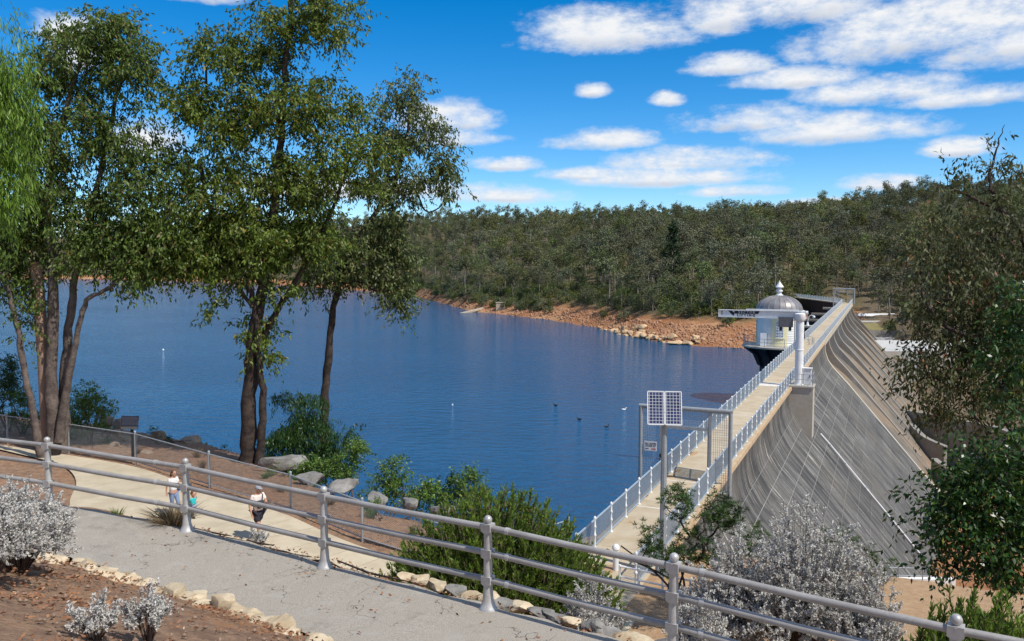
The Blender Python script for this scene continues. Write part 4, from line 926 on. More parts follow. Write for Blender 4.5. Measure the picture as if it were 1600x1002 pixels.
def trunk_parts(o, trunks, base, bark, rng, seg=10):
    for pts, ra, rb in trunks:
        sm = smooth_line(pts, 5); m = len(sm); mb = MB(); mb.tube([p + rng.normal(size=3) * ra * .10 for p in sm], [max(.004, (ra + (rb - ra) * (i / (m - 1)) ** .55) * rng.uniform(.9, 1.1)) for i in range(m)], seg)
        mb.build('trunk' if pts[0][2] < base[2] + 1.6 else 'limb', bark, o, sm=True)
def tree(name, label, base, trunks, clusters, seed, leaf, bark, per=240, spread=.7, size=.15, width=.055, droop=.8, group=None, cat='tree', tip=.012, sag=.1, power=.5, flat=.7):
    rng = np.random.default_rng(seed); o = thing(name, label, cat, tuple(base), group)
    P, Q, r0, r1, br = grow(trunks, clusters, rng, tip, power, sag)
    trunk_parts(o, trunks, base, bark, rng)
    if br.sum():
        v, q = frusta(P[br], Q[br], r0[br], r1[br], 5); finish('branches', np_mesh('branches', v - np.asarray(base), q), bark, o, smooth_=True)['kind'] = 'stuff'
    v, q, r = leaves_at(clusters, per, spread, size, width, rng, droop, flat); finish('crown', np_mesh('crown', v - np.asarray(base), q, r), leaf, o)['kind'] = 'stuff'
    return o
def pxline(pts, Y): return [ony(x, y, Y + (z if len(r) else 0)) for (x, y, *r) in pts for z in [(r[0] if r else 0)]]
M['leaf_b'] = leafmat('gum_leaves', (.016, .030, .005), (.19, .265, .034), (.30, .22, .05), .5, .3)
M['leaf_a'] = leafmat('dark_gum_leaves', (.014, .030, .006), (.15, .225, .036), (.20, .13, .05), .5, .3)
M['leaf_c'] = leafmat('grey_gum_leaves', (.024, .040, .012), (.18, .225, .068), (.26, .19, .06), .5, .3)
M['leaf_w'] = leafmat('willow_leaves', (.06, .13, .014), (.24, .38, .05), None, .45, .4)
M['leaf_g'] = leafmat('olive_leaves', (.028, .038, .012), (.12, .13, .04), (.22, .09, .04), .6, .25)
M['leaf_h'] = leafmat('deep_green_leaves', (.012, .035, .006), (.05, .12, .018), (.16, .18, .03), .33, .2)
M['leaf_bush'] = leafmat('bush_leaves', (.03, .08, .012), (.17, .28, .05), (.2, .2, .04), .42, .3)
M['leaf_weep'] = leafmat('weeping_leaves', (.010, .032, .007), (.05, .115, .022), None, .42, .2)
M['leaf_needle'] = leafmat('needle_leaves', (.02, .055, .012), (.09, .17, .04), (.22, .24, .05), .42, .2)
M['leaf_silver'] = leafmat('silver_leaves', (.44, .43, .40), (.78, .76, .71), (.34, .25, .19), .7, .3)
M['leaf_spike'] = leafmat('spiky_leaves', (.045, .10, .013), (.26, .38, .055), (.14, .10, .04), .5, .42)
M['leaf_straw'] = leafmat('dry_grass', (.10, .07, .04), (.26, .19, .10), None, .7, .2)

# left multi-stemmed gum
Y = 37.5; R = np.random.default_rng(11)
cl = blob_clusters([(150, 62, 90, 48, 1.3), (95, 120, 75, 60), (205, 112, 52, 55, 1.2), (55, 215, 80, 65, .9), (150, 215, 90, 60), (215, 285, 55, 55, .8), (50, 320, 85, 62, .9), (140, 310, 85, 60, .75), (150, 385, 80, 42, .9), (25, 410, 55, 62, .9), (232, 430, 46, 32, .7), (205, 375, 75, 45, 1.2), (255, 385, 60, 50, 1.3), (245, 330, 50, 40, .9), (45, 500, 16, 30), (10, 350, 60, 60)], Y, R, 1.0)
tb = ony(82, 705, Y); tb[2] = float(z_near(tb[0], tb[1])) - .1
tr = [(pxline([(84, 722), (83, 640), (81, 540), (83, 430), (74, 350), (80, 250), (110, 150), (130, 80)], Y), .42, .08), (pxline([(98, 722), (99, 640), (103, 560), (113, 480), (124, 400), (150, 300), (170, 200), (190, 130)], Y + .5), .36, .07),
      (pxline([(92, 690), (106, 600), (122, 520), (136, 470), (168, 452), (205, 420), (240, 400)], Y - .4), .22, .05), (pxline([(70, 735), (58, 680), (46, 620), (32, 540), (14, 460), (-8, 410)], Y - .6), .24, .09), (pxline([(60, 420), (66, 360), (50, 280), (40, 200)], Y + .3), .14, .05)]
ta = tree('gum_tree', 'dark multi-stemmed gum tree at the left with stems fanning out above the chain-link fence', tb, tr, cl, 1, M['leaf_a'], M['bark_grey'], 150, .95, .21, .08, .8, None)
P, Q, r0, r1, br = grow([(pxline([(76, 718), (72, 640), (68, 560), (62, 480), (56, 410)], Y + .3), .30, .21)], np.zeros((0, 3)), R)
v, q = frusta(P, Q, r0, r1, 12); po = shade(MB().tube([p for p in smooth_line(pxline([(76, 718), (72, 640), (68, 560), (62, 480), (56, 410)], Y + .3), 5)], .26, 12).build('trunk', M['bark_pink'], ta)); po['label'] = 'pale pinkish stem with peeling bark'

# big middle gum, two trunks
Y = 38.5; R = np.random.default_rng(12)
cl = blob_clusters([(480, 25, 78, 55, .9), (400, 78, 70, 55, .85), (322, 85, 46, 48, .7), (298, 165, 58, 58, .7), (385, 175, 85, 65, .9), (485, 165, 85, 65, .95), (560, 235, 60, 52, .7), (290, 262, 70, 58, .8), (395, 285, 95, 58, 1.0), (495, 285, 85, 58, .9), (330, 350, 85, 58, 1.5), (430, 372, 90, 52, 1.5), (285, 402, 66, 40, 1.5), (365, 425, 62, 30, 1.0), (500, 365, 60, 40, 1.0), (398, 520, 22, 40, .9), (415, 548, 15, 30, .9), (335, 470, 18, 30, .5), (545, 12, 26, 24, .7), (445, 448, 30, 24, .7)], Y, R, 1.0)
tb = ony(392, 738, Y); tb[2] = float(z_near(tb[0], tb[1])) - .1
tr = [(pxline([(386, 745), (388, 680), (391, 600), (398, 520), (412, 430), (428, 330), (437, 230), (445, 130), (452, 40), (455, -20)], Y), .50, .09), (pxline([(404, 745), (408, 680), (411, 620), (404, 560), (399, 490), (386, 440), (362, 395), (330, 340), (312, 250)], Y - .3), .24, .08),
      (pxline([(402, 540), (425, 500), (452, 455), (478, 415), (500, 370), (530, 300), (548, 240)], Y + .3), .20, .06), (pxline([(420, 380), (370, 300), (330, 200), (322, 110)], Y + .6), .14, .05), (pxline([(395, 480), (380, 460), (372, 445), (368, 425)], Y - .5), .10, .06)]
tree('gum_tree', 'tallest gum tree in the middle of the left group with two dark trunks', tb, tr, cl, 2, M['leaf_b'], M['bark_dark'], 150, .95, .22, .085, .75, None)

# slender gum to its right
Y = 46; R = np.random.default_rng(13)
cl = blob_clusters([(628, 150, 44, 32, 1.0), (655, 200, 50, 42, 1.0), (695, 262, 32, 34, .9), (600, 215, 50, 50, .9), (650, 285, 65, 32, 1.0), (700, 300, 22, 25, .5), (585, 290, 50, 40, .8), (575, 385, 58, 42, 1.4), (612, 430, 30, 42, 1.3), (618, 480, 18, 38, 1.1), (560, 430, 42, 30, 1.0), (515, 375, 50, 38, 1.0), (478, 440, 34, 26, .8), (520, 430, 40, 20, .8), (600, 350, 40, 40, 1.0), (640, 400, 18, 30, .7)], Y, R, 1.15)
tb = ony(506, 705, Y); tb[2] = float(z_near(tb[0], tb[1])) - .3
tr = [(pxline([(505, 740), (506, 670), (508, 610), (513, 550), (521, 480), (534, 430), (555, 380), (585, 335), (612, 300), (630, 240), (640, 180)], Y), .34, .07), (pxline([(531, 445), (560, 440), (590, 455), (612, 440)], Y - .4), .09, .04), (pxline([(600, 318), (620, 292), (645, 292), (665, 330), (690, 320), (700, 280)], Y + .3), .10, .03)]
tree('gum_tree', 'slender leaning gum with a single trunk, right of the tallest gum', tb, tr, cl, 3, M['leaf_c'], M['bark_dark'], 150, 1.0, .23, .085, .8, None)

# drooping bright tree at the left edge
Y = 25; R = np.random.default_rng(14)
cl = blob_clusters([(-10, 110, 42, 38, 1.2), (6, 150, 28, 40, 1.3), (0, 220, 28, 46, 1.2), (-10, 290, 28, 46, 1.0), (22, 145, 18, 20, .6), (20, 12, 42, 16, .2)], Y, R, 1.3)
tb = np.array([-19.5, 25.5, 0]); tb[2] = float(z_near(-19.5, 25.5)) - .1
tree('weeping_tree', 'bright green drooping tree cut off by the left edge of the view', tb, [(np.array([tb, tb + [.3, 0, 4], tb + [.8, -.2, 8], tb + [1.6, 0, 12], tb + [2.4, 0, 15]]), .3, .08)], cl, 4, M['leaf_w'], M['bark_grey'], 190, .8, .22, .034, 1.8, None, flat=1.0)

# right-hand trees
Y = 20; R = np.random.default_rng(15)
cl = blob_clusters([(1560, 225, 46, 30, .40), (1515, 272, 40, 34, .40), (1475, 300, 26, 26, .40), (1590, 275, 36, 50, .5), (1545, 320, 50, 40, .5), (1440, 415, 36, 50, .9), (1490, 380, 55, 50, .9), (1520, 440, 75, 60, 1.3), (1455, 500, 48, 55, 1.3), (1545, 530, 80, 60, 1.5), (1500, 590, 85, 55, 1.4), (1422, 575, 20, 46, 1.1), (1470, 650, 44, 32, .9), (1590, 450, 60, 75, 1.5), (1590, 610, 55, 60, 1.5), (1580, 350, 50, 50, .9), (1420, 470, 22, 30, .8), (1410, 620, 14, 25, .5), (1540, 660, 50, 24, .5)], Y, R, .62)
tb = np.array([15.2, 21.5, 0]); tb[2] = float(z_near(tb[0], tb[1])) - .2
tr = [(pxline([(1700, 950), (1690, 800), (1670, 650), (1650, 520), (1605, 385), (1572, 335), (1548, 295), (1556, 235), (1572, 195)], Y), .22, .006), (pxline([(1655, 560), (1590, 545), (1530, 530), (1470, 505), (1440, 460)], Y - .3), .12, .03), (pxline([(1665, 650), (1600, 640), (1540, 690), (1500, 720)], Y - .6), .09, .03), (pxline([(1575, 335), (1520, 310), (1480, 290)], Y + .3), .06, .02)]
tree('gum_tree', 'sparse olive gum at the right edge with bare crooked branches against the sky', tb, tr, cl, 5, M['leaf_g'], M['bark_dark'], 70, .55, .15, .05, .85, None, tip=.006)
Y = 14.5; R = np.random.default_rng(16)
cl = blob_clusters([(1555, 735, 58, 42, 1.2), (1500, 770, 45, 40, 1.2), (1590, 790, 55, 60, 1.2), (1530, 825, 70, 48, 1.3), (1480, 845, 24, 24, .9), (1590, 700, 30, 30), (1495, 725, 22, 14, .6), (1560, 880, 70, 30, 1.0), (1490, 890, 30, 16, .6), (1620, 850, 60, 70), (1468, 762, 14, 10, .9), (1455, 800, 14, 12, .9), (1462, 878, 16, 10, .9), (1530, 690, 24, 14, .7), (1598, 660, 26, 24, 1.0), (1475, 740, 12, 10), (1520, 745, 24, 18)], Y, R, .8)
tb = np.array([9.6, 14.8, 0]); tb[2] = float(z_near(tb[0], tb[1])) - .2
tree('broadleaf_tree', 'dense dark green broadleaf tree under the olive gum at the right edge', tb, [(np.array([tb, tb + [-.2, 0, 1.5], tb + [-.5, -.2, 3.0], tb + [-.9, 0, 4.2]]), .16, .05)], cl, 6, M['leaf_h'], M['bark_dark'], 80, .5, .115, .05, .55, None, tip=.006)
Y = 18; cl = blob_clusters([(1592, 470, 30, 42, 1.1), (1570, 520, 32, 34, 1.2), (1600, 570, 44, 40, 1.2), (1545, 560, 26, 24, 1.0), (1560, 610, 30, 22, .9)], Y, R, .8)
tb = np.array([13.2, 18.4, 0]); tb[2] = float(z_near(tb[0], tb[1])) - .2
tree('broadleaf_tree', 'glossy green broadleaf crown at the right edge inside the olive gum', tb, [(np.array([tb, tb + [-.4, 0, 3], tb + [-1.2, -.1, 5.2], tb + [-2.2, 0, 7.2]]), .16, .04)], cl, 7, M['leaf_h'], M['bark_dark'], 80, .5, .13, .055, .6, None, tip=.006)

# shrubs by the lake: leafy bushes
def bush(name, label, px, py, Y, rx, ry, seed, leaf, per=120, size=.13, width=.055, droop=.3, spread=.45, dens=1.6, blobs=None, group=None, n=5, cat='shrub'):
    R = np.random.default_rng(seed); c = ony(px, py, Y); b = c.copy(); b[2] = float(z_near(b[0], b[1])) - .08
    bl = blobs or [(px, py, rx, ry), (px - rx * .45, py + ry * .4, rx * .6, ry * .6), (px + rx * .45, py + ry * .35, rx * .55, ry * .6), (px + rx * .1, py - ry * .5, rx * .55, ry * .5)]
    cl = blob_clusters(bl, Y, R, dens); cl[:, 2] = np.maximum(cl[:, 2], b[2] + .15); top = cl[:, 2].max() - b[2]
    tr = [(np.array([b + np.array([R.normal() * .1, R.normal() * .1, 0]), b + np.array([R.normal() * .3, R.normal() * .3, top * .35]), b + np.array([R.normal() * .6, R.normal() * .5, top * .65])]), .05, .015) for _ in range(n)]
    return tree(name, label, b, tr, cl, seed + 100, leaf, M['twig'], per, spread, size, width, droop, group, cat, tip=.005)
bush('leafy_bush', 'rounded leafy green bush right of the multi-stemmed gum', 140, 632, 41, 34, 46, 21, M['leaf_bush'])
bush('leafy_bush', 'low spreading green bush behind the foot of the multi-stemmed gum', 95, 660, 42, 34, 34, 22, M['leaf_bush'])
bush('leafy_bush', 'dark green bush at the left edge of the view above the fence', 8, 592, 43, 28, 46, 23, M['leaf_weep'])
bush('leafy_bush', 'dark bush behind the left stem of the multi-stemmed gum', 38, 640, 42.5, 26, 34, 24, M['leaf_bush'])
bush('weeping_bush', 'tall dark weeping bush between the tallest and the slender gum', 470, 680, 43.5, 60, 60, 25, M['leaf_weep'], 190, .20, .04, 1.6, .7, 1.9, [(470, 650, 46, 44, 1.2), (440, 690, 34, 40), (515, 690, 32, 50), (478, 720, 56, 34), (452, 620, 22, 18), (540, 690, 20, 26, .8)])
bush('leafy_bush', 'bright leafy bush at the foot of the slender gum', 545, 728, 36.5, 34, 34, 26, M['leaf_bush'], 150, blobs=[(545, 715, 30, 32), (510, 738, 36, 26), (562, 700, 16, 22, .9), (470, 742, 32, 18)])
bush('leafy_bush', 'round yellow-green bush on the lake edge behind the fence end', 612, 748, 34, 30, 34, 27, M['leaf_bush'])
bush('leafy_bush', 'low light green shrub on the rocks left of the spiky bush', 665, 773, 32.5, 34, 24, 28, M['leaf_bush'])
bush('leafy_bush', 'small upright green bush standing out above the spiky bush', 735, 762, 33, 26, 32, 29, M['leaf_bush'])
bush('leafy_bush', 'dark low shrub between two lake-edge bushes', 700, 768, 33.5, 22, 24, 30, M['leaf_weep'])
for i, (x, y, Y, rx, ry, nm) in enumerate(((165, 665, 43, 14, 16, 'small bush among the granite boulders left of the information sign'), (243, 672, 45, 8, 24, 'thin upright sapling right of the information sign'), (262, 690, 42, 20, 14, 'low dark-leaved shrub in front of the largest granite boulder'), (325, 700, 44, 12, 12, 'small light green shrub right of the largest granite boulder'), (348, 705, 44, 10, 15, 'small dark green shrub left of the tallest gum'), (432, 738, 36, 14, 16, 'small pale green shrub against the grey rock ledge'), (590, 786, 30.5, 20, 10, 'low weedy plant on the bank behind the fence end'), (575, 765, 33.5, 20, 18, 'dark bushy shrub between the two bright lake-edge bushes'), (640, 785, 31.5, 26, 12, 'sprawling green shrub over the last grey rock'))):
    bush('small_shrub', nm, x, y, Y, rx, ry, 40 + i, M['leaf_bush'] if i != 2 and i != 4 else M['leaf_weep'], 70, .09, .035, .2, .2, 2.5, [(x, y, rx, ry)], None, 3)

# spiky bushes: upright fingers set with needles
def spiky(name, label, c, rx, ry, h, n, seed, flen=.7, nl=70, leaf='leaf_spike'):
    R = np.random.default_rng(seed); b = np.array([c[0], c[1], float(z_near(c[0], c[1])) - .05]); o = thing(name, label, 'shrub', tuple(b)); P, Q, r0, r1, C, Dd, Sz = [], [], [], [], [], [], []
    for i in range(n):
        a = R.uniform(0, 2 * np.pi); q = math.sqrt(R.random()); out = np.array([math.cos(a) * rx * q, math.sin(a) * ry * q, 0])
        ztop = h * (1 - .55 * q ** 2.2) * R.uniform(.82, 1.08); lv = R.random(); ztip = ztop * (1.0 if lv < .5 else R.uniform(.35, .95))
        L = flen * R.uniform(.6, 1.35); tip_ = b + out + UP * max(ztip, L * .7); lean = unit(np.array([out[0] * .30, out[1] * .30, 1.0]) + R.normal(size=3) * np.array([.16, .16, 0])); st = tip_ - lean * L
        mid = (st + tip_) / 2 + R.normal(size=3) * .03
        for p_, q_, ra, rb in ((st, mid, .012, .010), (mid, tip_, .010, .004)): P.append(p_); Q.append(q_); r0.append(ra); r1.append(rb)
        k = int(nl * L / flen); s = R.random(k)[:, None]; pts = st + (tip_ - st) * s + np.where(s < .5, s, 1 - s) * 2 * (mid - (st + tip_) / 2)
        rd = R.normal(size=(k, 3)); C.append(pts); Dd.append(lean * 1.25 + rd * .5); Sz.append(np.full(k, 1.0))
        if R.random() < .35: P.append(b + out * .15 + UP * .1); Q.append(st); r0.append(.02); r1.append(.012)
    v, q = frusta(np.array(P), np.array(Q), np.array(r0), np.array(r1), 4); finish('stems', np_mesh('stems', v - b, q), M['twig'], o)['kind'] = 'stuff'
    v, q, r = leaf_quads(np.concatenate(C), np.concatenate(Dd), .10, .022, R); finish('foliage', np_mesh('foliage', v - b, q, r), M[leaf], o)['kind'] = 'stuff'; return o
c = ony(775, 900, 16.2); spiky('spiky_bush', 'large bright green spiky bush below the middle of the path railing', c, 2.6, 1.9, 3.85, 2100, 51)
c = ony(905, 900, 15.6); spiky('spiky_bush', 'lighter green spiky bush beside the near end of the walkway', c, 1.0, .9, 2.75, 420, 52)
c = ony(640, 880, 17.2); spiky('spiky_bush', 'small spiky bush at the left end of the big spiky bush', c, .7, .6, 2.2, 160, 54)
c = ony(1520, 960, 10.3); spiky('spiky_bush', 'spiky green bush filling the lower right corner', c, 1.15, .8, 2.85, 620, 53, .75, 80)
c = ony(1585, 950, 10.8); spiky('spiky_bush', 'tall spiky green bush at the very right edge behind the last railing post', c, .8, .8, 3.35, 380, 55, .75, 80)

# silver shrubs: branching stems dotted with tiny pale leaves
def silver(name, label, c, rx, ry, h, n, seed, group=None, nl=34, leaf=.032, zb=None):
    R = np.random.default_rng(seed); b = np.array([c[0], c[1], (float(z_near(c[0], c[1])) if zb is None else zb) - .04]); o = thing(name, label, 'shrub', tuple(b), group); P, Q, r0, r1, C, Dd = [], [], [], [], [], []
    for i in range(n):
        a = R.uniform(0, 2 * np.pi); q = math.sqrt(R.random()); out = np.array([math.cos(a) * rx * q, math.sin(a) * ry * q, 0]); top = b + out + UP * h * (1 - .5 * q * q) * R.uniform(.45, 1.22)
        mid = b + out * .45 + UP * h * .45 * R.uniform(.7, 1.1); seg = [b + out * .06, mid, top]
        for k_, (p_, q_) in enumerate(zip(seg[:-1], seg[1:])): P.append(p_); Q.append(q_); r0.append(.012 - .005 * k_); r1.append(.007 - .004 * k_)
        for j in range(5):
            s = R.uniform(.1, 1.0); st = mid + (top - mid) * s; L = R.uniform(.10, .30) * (1.25 - s * .5) * min(1, h); e = st + unit(np.array([0, 0, .9]) + R.normal(size=3) * .55 + out * .2) * L; P.append(st); Q.append(e); r0.append(.004); r1.append(.002)
            w = R.random(nl)[:, None] ** .8; C.append(st + (e - st) * w + R.normal(size=(nl, 3)) * .008); Dd.append(unit(e - st) * .6 + R.normal(size=(nl, 3)) * .7)
        w = R.uniform(.45, 1, nl)[:, None]; C.append(mid + (top - mid) * w); Dd.append(UP * .6 + R.normal(size=(nl, 3)) * .7)
    v, q = frusta(np.array(P), np.array(Q), np.array(r0), np.array(r1), 4); finish('stems', np_mesh('stems', v - b, q), M['twig'], o)['kind'] = 'stuff'
    v, q, r = leaf_quads(np.concatenate(C), np.concatenate(Dd), leaf, leaf * .5, R); finish('foliage', np_mesh('foliage', v - b, q, r), M['leaf_silver'], o)['kind'] = 'stuff'; return o
c = ony(1255, 930, 14.6); silver('silver_shrub', 'largest silver-leaved shrub, in front of the dam face below the railing', c, 1.65, 1.1, 2.65, 460, 61, nl=40, leaf=.045, zb=3.1)
c = ony(1150, 920, 14.9); silver('silver_shrub', 'silver-leaved shrub between the pine-like shrub and the largest silver shrub', c, 1.05, .8, 2.35, 240, 62, nl=40, leaf=.045, zb=2.9)
c = ony(1360, 960, 13.8); silver('silver_shrub', 'silver-leaved shrub next to the bright corner bush', c, .6, .6, 1.9, 110, 63, nl=40, leaf=.045, zb=3.1)
c = ony(925, 930, 14.2); silver('silver_shrub', 'thin silver shrub growing through the right end of the spiky bush', c, .6, .5, 1.5, 80, 64, nl=36, leaf=.042, zb=3.3)
c = ony(1075, 985, 12.6); silver('bare_shrub', 'nearly leafless twiggy shrub under the railing by the sandy patch', c, .9, .6, 1.3, 40, 65, nl=4, leaf=.03, zb=3.4)
c = ony(30, 890, 10.6); silver('silver_shrub', 'large silver shrub overhanging the asphalt path at the left edge', c, .72, .6, 1.12, 230, 66, nl=42, leaf=.034)
c = ony(-20, 960, 9.2); silver('silver_shrub', 'silver shrub cut off by the lower left corner', c, .7, .6, 1.0, 130, 67, nl=40, leaf=.03)
c = ony(232, 985, 7.7); silver('silver_shrub', 'small silver sprigs in the mulch at the bottom of the view', c, .25, .2, .62, 22, 68, nl=34, leaf=.03)
c = ony(150, 995, 7.5); silver('silver_shrub', 'low silver seedling in the mulch near the lower left corner', c, .3, .2, .45, 18, 69, nl=30, leaf=.03)
c = ony(405, 858, 14.0); silver('silver_shrub', 'tiny grey plant just beyond the railing below the walking man', c, .2, .18, .38, 12, 70, nl=30, leaf=.03)
def tussock(name, label, c, r, h, n, seed, mat, zb=None):
    R = np.random.default_rng(seed); b = np.array([c[0], c[1], float(z_near(c[0], c[1])) - .02 if zb is None else zb]); a = R.uniform(0, 6.28, n); q = R.random(n) ** .6; st = np.stack([np.cos(a) * r * .25 * q, np.sin(a) * r * .25 * q, np.zeros(n)], 1)
    d = np.stack([np.cos(a) * r * q, np.sin(a) * r * q, h * R.uniform(.6, 1.1, n)], 1); L = np.linalg.norm(d, axis=1); s = np.cross(d, R.normal(size=(n, 3))); s /= np.linalg.norm(s, axis=1, keepdims=True)
    mid = st + d * .55 + np.stack([np.zeros(n), np.zeros(n), h * .12 * np.ones(n)], 1); e = st + d * np.array([1.1, 1.1, .95]); v = np.stack([st - s * .004, st + s * .004, mid + s * .005, mid - s * .005, e], 1).reshape(-1, 3)
    k = (np.arange(n) * 5)[:, None]; q_ = np.concatenate([k + np.array([[0, 1, 2, 3]]), k + np.array([[3, 2, 4, 4]])]).astype(int)
    me = bpy.data.meshes.new('blades'); me.from_pydata([tuple(x) for x in v], [], [tuple(f[:3]) if f[2] == f[3] else tuple(f) for f in q_]); at = me.attributes.new('rnd', 'FLOAT', 'POINT'); at.data.foreach_set('value', np.repeat(R.random(n), 5).astype(np.float32))
    o = finish(name, me, mat, None, tuple(b)); return tag(o, label, 'grass tuft')
c = ony(270, 838, 14.7); tussock('grass_tussock', 'dry brown grass tussock behind the railing post near the woman', c, .5, .42, 380, 71, M['leaf_straw'])
c = ony(182, 800, 15.6); tussock('weed_tuft', 'small green weed tuft behind the railing at the left', c, .18, .32, 60, 72, M['leaf_bush'])
c = ony(395, 985, 10.0); 

c = ony(1095, 940, 13.4); silver('silver_shrub', 'silver-leaved shrub just right of the bare twiggy shrub by the railing post', c, .6, .5, 1.5, 100, 74, nl=40, leaf=.042, zb=3.4)
# pine-like shrubs with needle whorls
def needle_shrub(name, label, base, blobs, Y, seed, nper=60, L=.14):
    R = np.random.default_rng(seed); cl = blob_clusters(blobs, Y, R, 3.2); b = np.asarray(base, float); o = thing(name, label, 'shrub', tuple(b)); top = cl[:, 2].max() - b[2]
    tr = [(np.array([b, b + np.array([R.normal() * .3, R.normal() * .3, top * .3]), b + np.array([R.normal() * .8, R.normal() * .5, top * .6])]), .07, .02) for _ in range(5)]
    P, Q, r0, r1, br = grow(tr, cl, R, .008, .5, .02); trunk_parts(o, tr, b, M['bark_dark'], R, 6); v, q = frusta(P[br], Q[br], r0[br], r1[br], 5); finish('branches', np_mesh('branches', v - b, q), M['bark_dark'], o, smooth_=True)['kind'] = 'stuff'
    ends = np.repeat(cl, 4, 0) + R.normal(size=(len(cl) * 4, 3)) * .13; rep = np.repeat(ends, nper // 3, 0); d = R.normal(size=rep.shape); d[:, 2] = d[:, 2] * .7 + .35
    v, q, r = leaf_quads(rep, d, L, .018, R); finish('foliage', np_mesh('foliage', v - b, q, r), M['leaf_needle'], o)['kind'] = 'stuff'; return o
bb = ony(1062, 900, 23.0); bb[2] = float(z_near(bb[0], bb[1])) - .1
needle_shrub('pine_like_shrub', 'open dark pine-like shrub with needle tufts in front of the near walkway', bb, [(1058, 775, 36, 18), (1120, 800, 38, 26), (1095, 840, 34, 20, .8), (1050, 870, 36, 26), (1018, 820, 24, 12, .7), (1020, 860, 20, 18), (1100, 870, 40, 16), (1140, 815, 24, 16), (1075, 800, 24, 20, .6)], 22.5, 81)
bb = ony(1320, 900, 30.0); bb[2] = float(z_near(bb[0], bb[1])) - .1
needle_shrub('pine_like_shrub', 'dark pine-like shrub at the foot of the dam face behind the largest silver shrub', bb, [(1290, 836, 34, 14), (1330, 850, 26, 16, .8), (1370, 880, 22, 26), (1345, 905, 34, 20), (1290, 870, 30, 16)], 29, 82)
bb = ony(1180, 850, 26.0); bb[2] = float(z_near(bb[0], bb[1])) - .1
needle_shrub('pine_like_shrub', 'small dark pine-like shrub peeping over the silver shrubs', bb, [(1178, 838, 18, 20), (1165, 860, 16, 14)], 25.5, 83)

# ------------------------------------------------------------------ far forest
def far_proto(seed, h, w, kind):
    R = np.random.default_rng(seed); b = np.zeros(3)
    if kind == 'bush':
        cl = []
        for _ in range(16): v = unit(R.normal(size=3)) * R.random() ** .4; cl.append([v[0] * w / 2, v[1] * w / 2, h * .5 + v[2] * h * .42])
        cl = np.array(cl); trk = [(np.array([b, [0, 0, h * .2], [0, 0, h * .4]]), .12, .05)]; per, sz, spread = 46, .34, h * .16 + .25
    elif kind == 'pine':
        cl = []
        for i in range(60): z = R.random() ** 1.3; r = w / 2 * (1 - z) * R.uniform(.5, 1); a = R.uniform(0, 6.28); cl.append([math.cos(a) * r, math.sin(a) * r, h * (.12 + .88 * z)])
        cl = np.array(cl); trk = [(np.array([b, [0, 0, h * .5], [0, 0, h]]), .3, .04)]; per, sz, spread = 90, .45, 1.1
    elif kind == 'dead':
        cl = np.array([[R.normal() * w * .3, R.normal() * w * .3, h * R.uniform(.5, 1)] for _ in range(16)]); trk = [(np.array([b, [.2, 0, h * .4], [0, .3, h * .8]]), .3, .08)]; per, sz, spread = 0, .3, .3
    else:
        cl = []; nb = R.integers(5, 8)
        for k in range(nb):
            a = R.uniform(0, 6.28); r = w * .30 * R.random() ** .5; zc = h * R.uniform(.52, .9); c = np.array([math.cos(a) * r, math.sin(a) * r, zc]); br_ = w * R.uniform(.16, .27)
            for _ in range(8): cl.append(c + unit(R.normal(size=3)) * br_ * R.random() ** .4 * np.array([1, 1, .75]))
        cl = np.array(cl); trk = [(np.array([b, [R.normal() * .2, R.normal() * .2, h * .35], [R.normal() * .5, R.normal() * .5, h * .62]]), .24, .10)]; per, sz, spread = 30, .42, .8
    P, Q, r0, r1, br = grow(trk, cl, R, .03, .45, .05); tv, tq = frusta(P, Q, r0, r1, 4)
    if per: lv, lq, lr = leaves_at(cl, per, spread, sz, sz * .62, R, .2, twigs=5)
    else: lv, lq, lr = np.zeros((0, 3)), np.zeros((0, 4), int), np.zeros(0)
    return tv, tq, lv, lq, lr
M['leaf_far'] = leafmat('forest_leaves', (.042, .050, .020), (.175, .205, .070), None, .6, .15, .85, .2)
M['leaf_shore'] = leafmat('shore_bush_leaves', (.034, .055, .013), (.15, .195, .048), None, .6, .15, .6, .2)
M['leaf_pine'] = leafmat('far_pine_leaves', (.008, .022, .007), (.022, .05, .014), None, .6, .05, .2, .2)
M['leaf_farsilver'] = leafmat('far_silver_leaves', (.16, .18, .18), (.34, .36, .36), None, .7, .1)
M['bark_pale'] = pmat('dead_wood', (.40, .37, .33), (.30, .27, .24), 1, .9, 0, 0)
PROTO = {}
specs = [('gum', 101, 14, 9), ('gum', 102, 12, 9), ('gum', 103, 15.5, 8.5), ('gum', 104, 11, 10), ('gum', 105, 13, 8), ('bush', 106, 4.2, 5), ('bush', 107, 3.0, 4.4), ('bush', 108, 5.5, 5), ('pine', 109, 17, 9), ('dead', 110, 13, 6)]
fc = bpy.data.collections.new('forest_prototypes')
for i, (kd, sd_, h_, w_) in enumerate(specs):
    tv, tq, lv, lq, lr = far_proto(sd_, h_, w_, kd); tm = np_mesh('trunk', tv, tq); tm.materials.append(M['bark_pale' if kd == 'dead' else 'bark_far'])
    cm = None
    if len(lv): cm = np_mesh('crown', lv, lq, lr); cm.materials.append(M['leaf_pine' if kd == 'pine' else ('leaf_shore' if kd == 'bush' else 'leaf_far')])
    PROTO[i] = (tm, cm)
    jm = np_mesh('forest_tree', np.concatenate([tv, lv]), np.concatenate([tq, lq + len(tv)]) if len(lq) else tq, np.concatenate([np.zeros(len(tv)), lr])); jm.materials.append(tm.materials[0]); jm.materials.append(cm.materials[0] if cm else tm.materials[0])
    jm.polygons.foreach_set('material_index', np.concatenate([np.zeros(len(tq), int), np.ones(len(lq), int)]).astype(np.int32))
    po = bpy.data.objects.new('%02d_forest_tree' % i, jm); fc.objects.link(po)
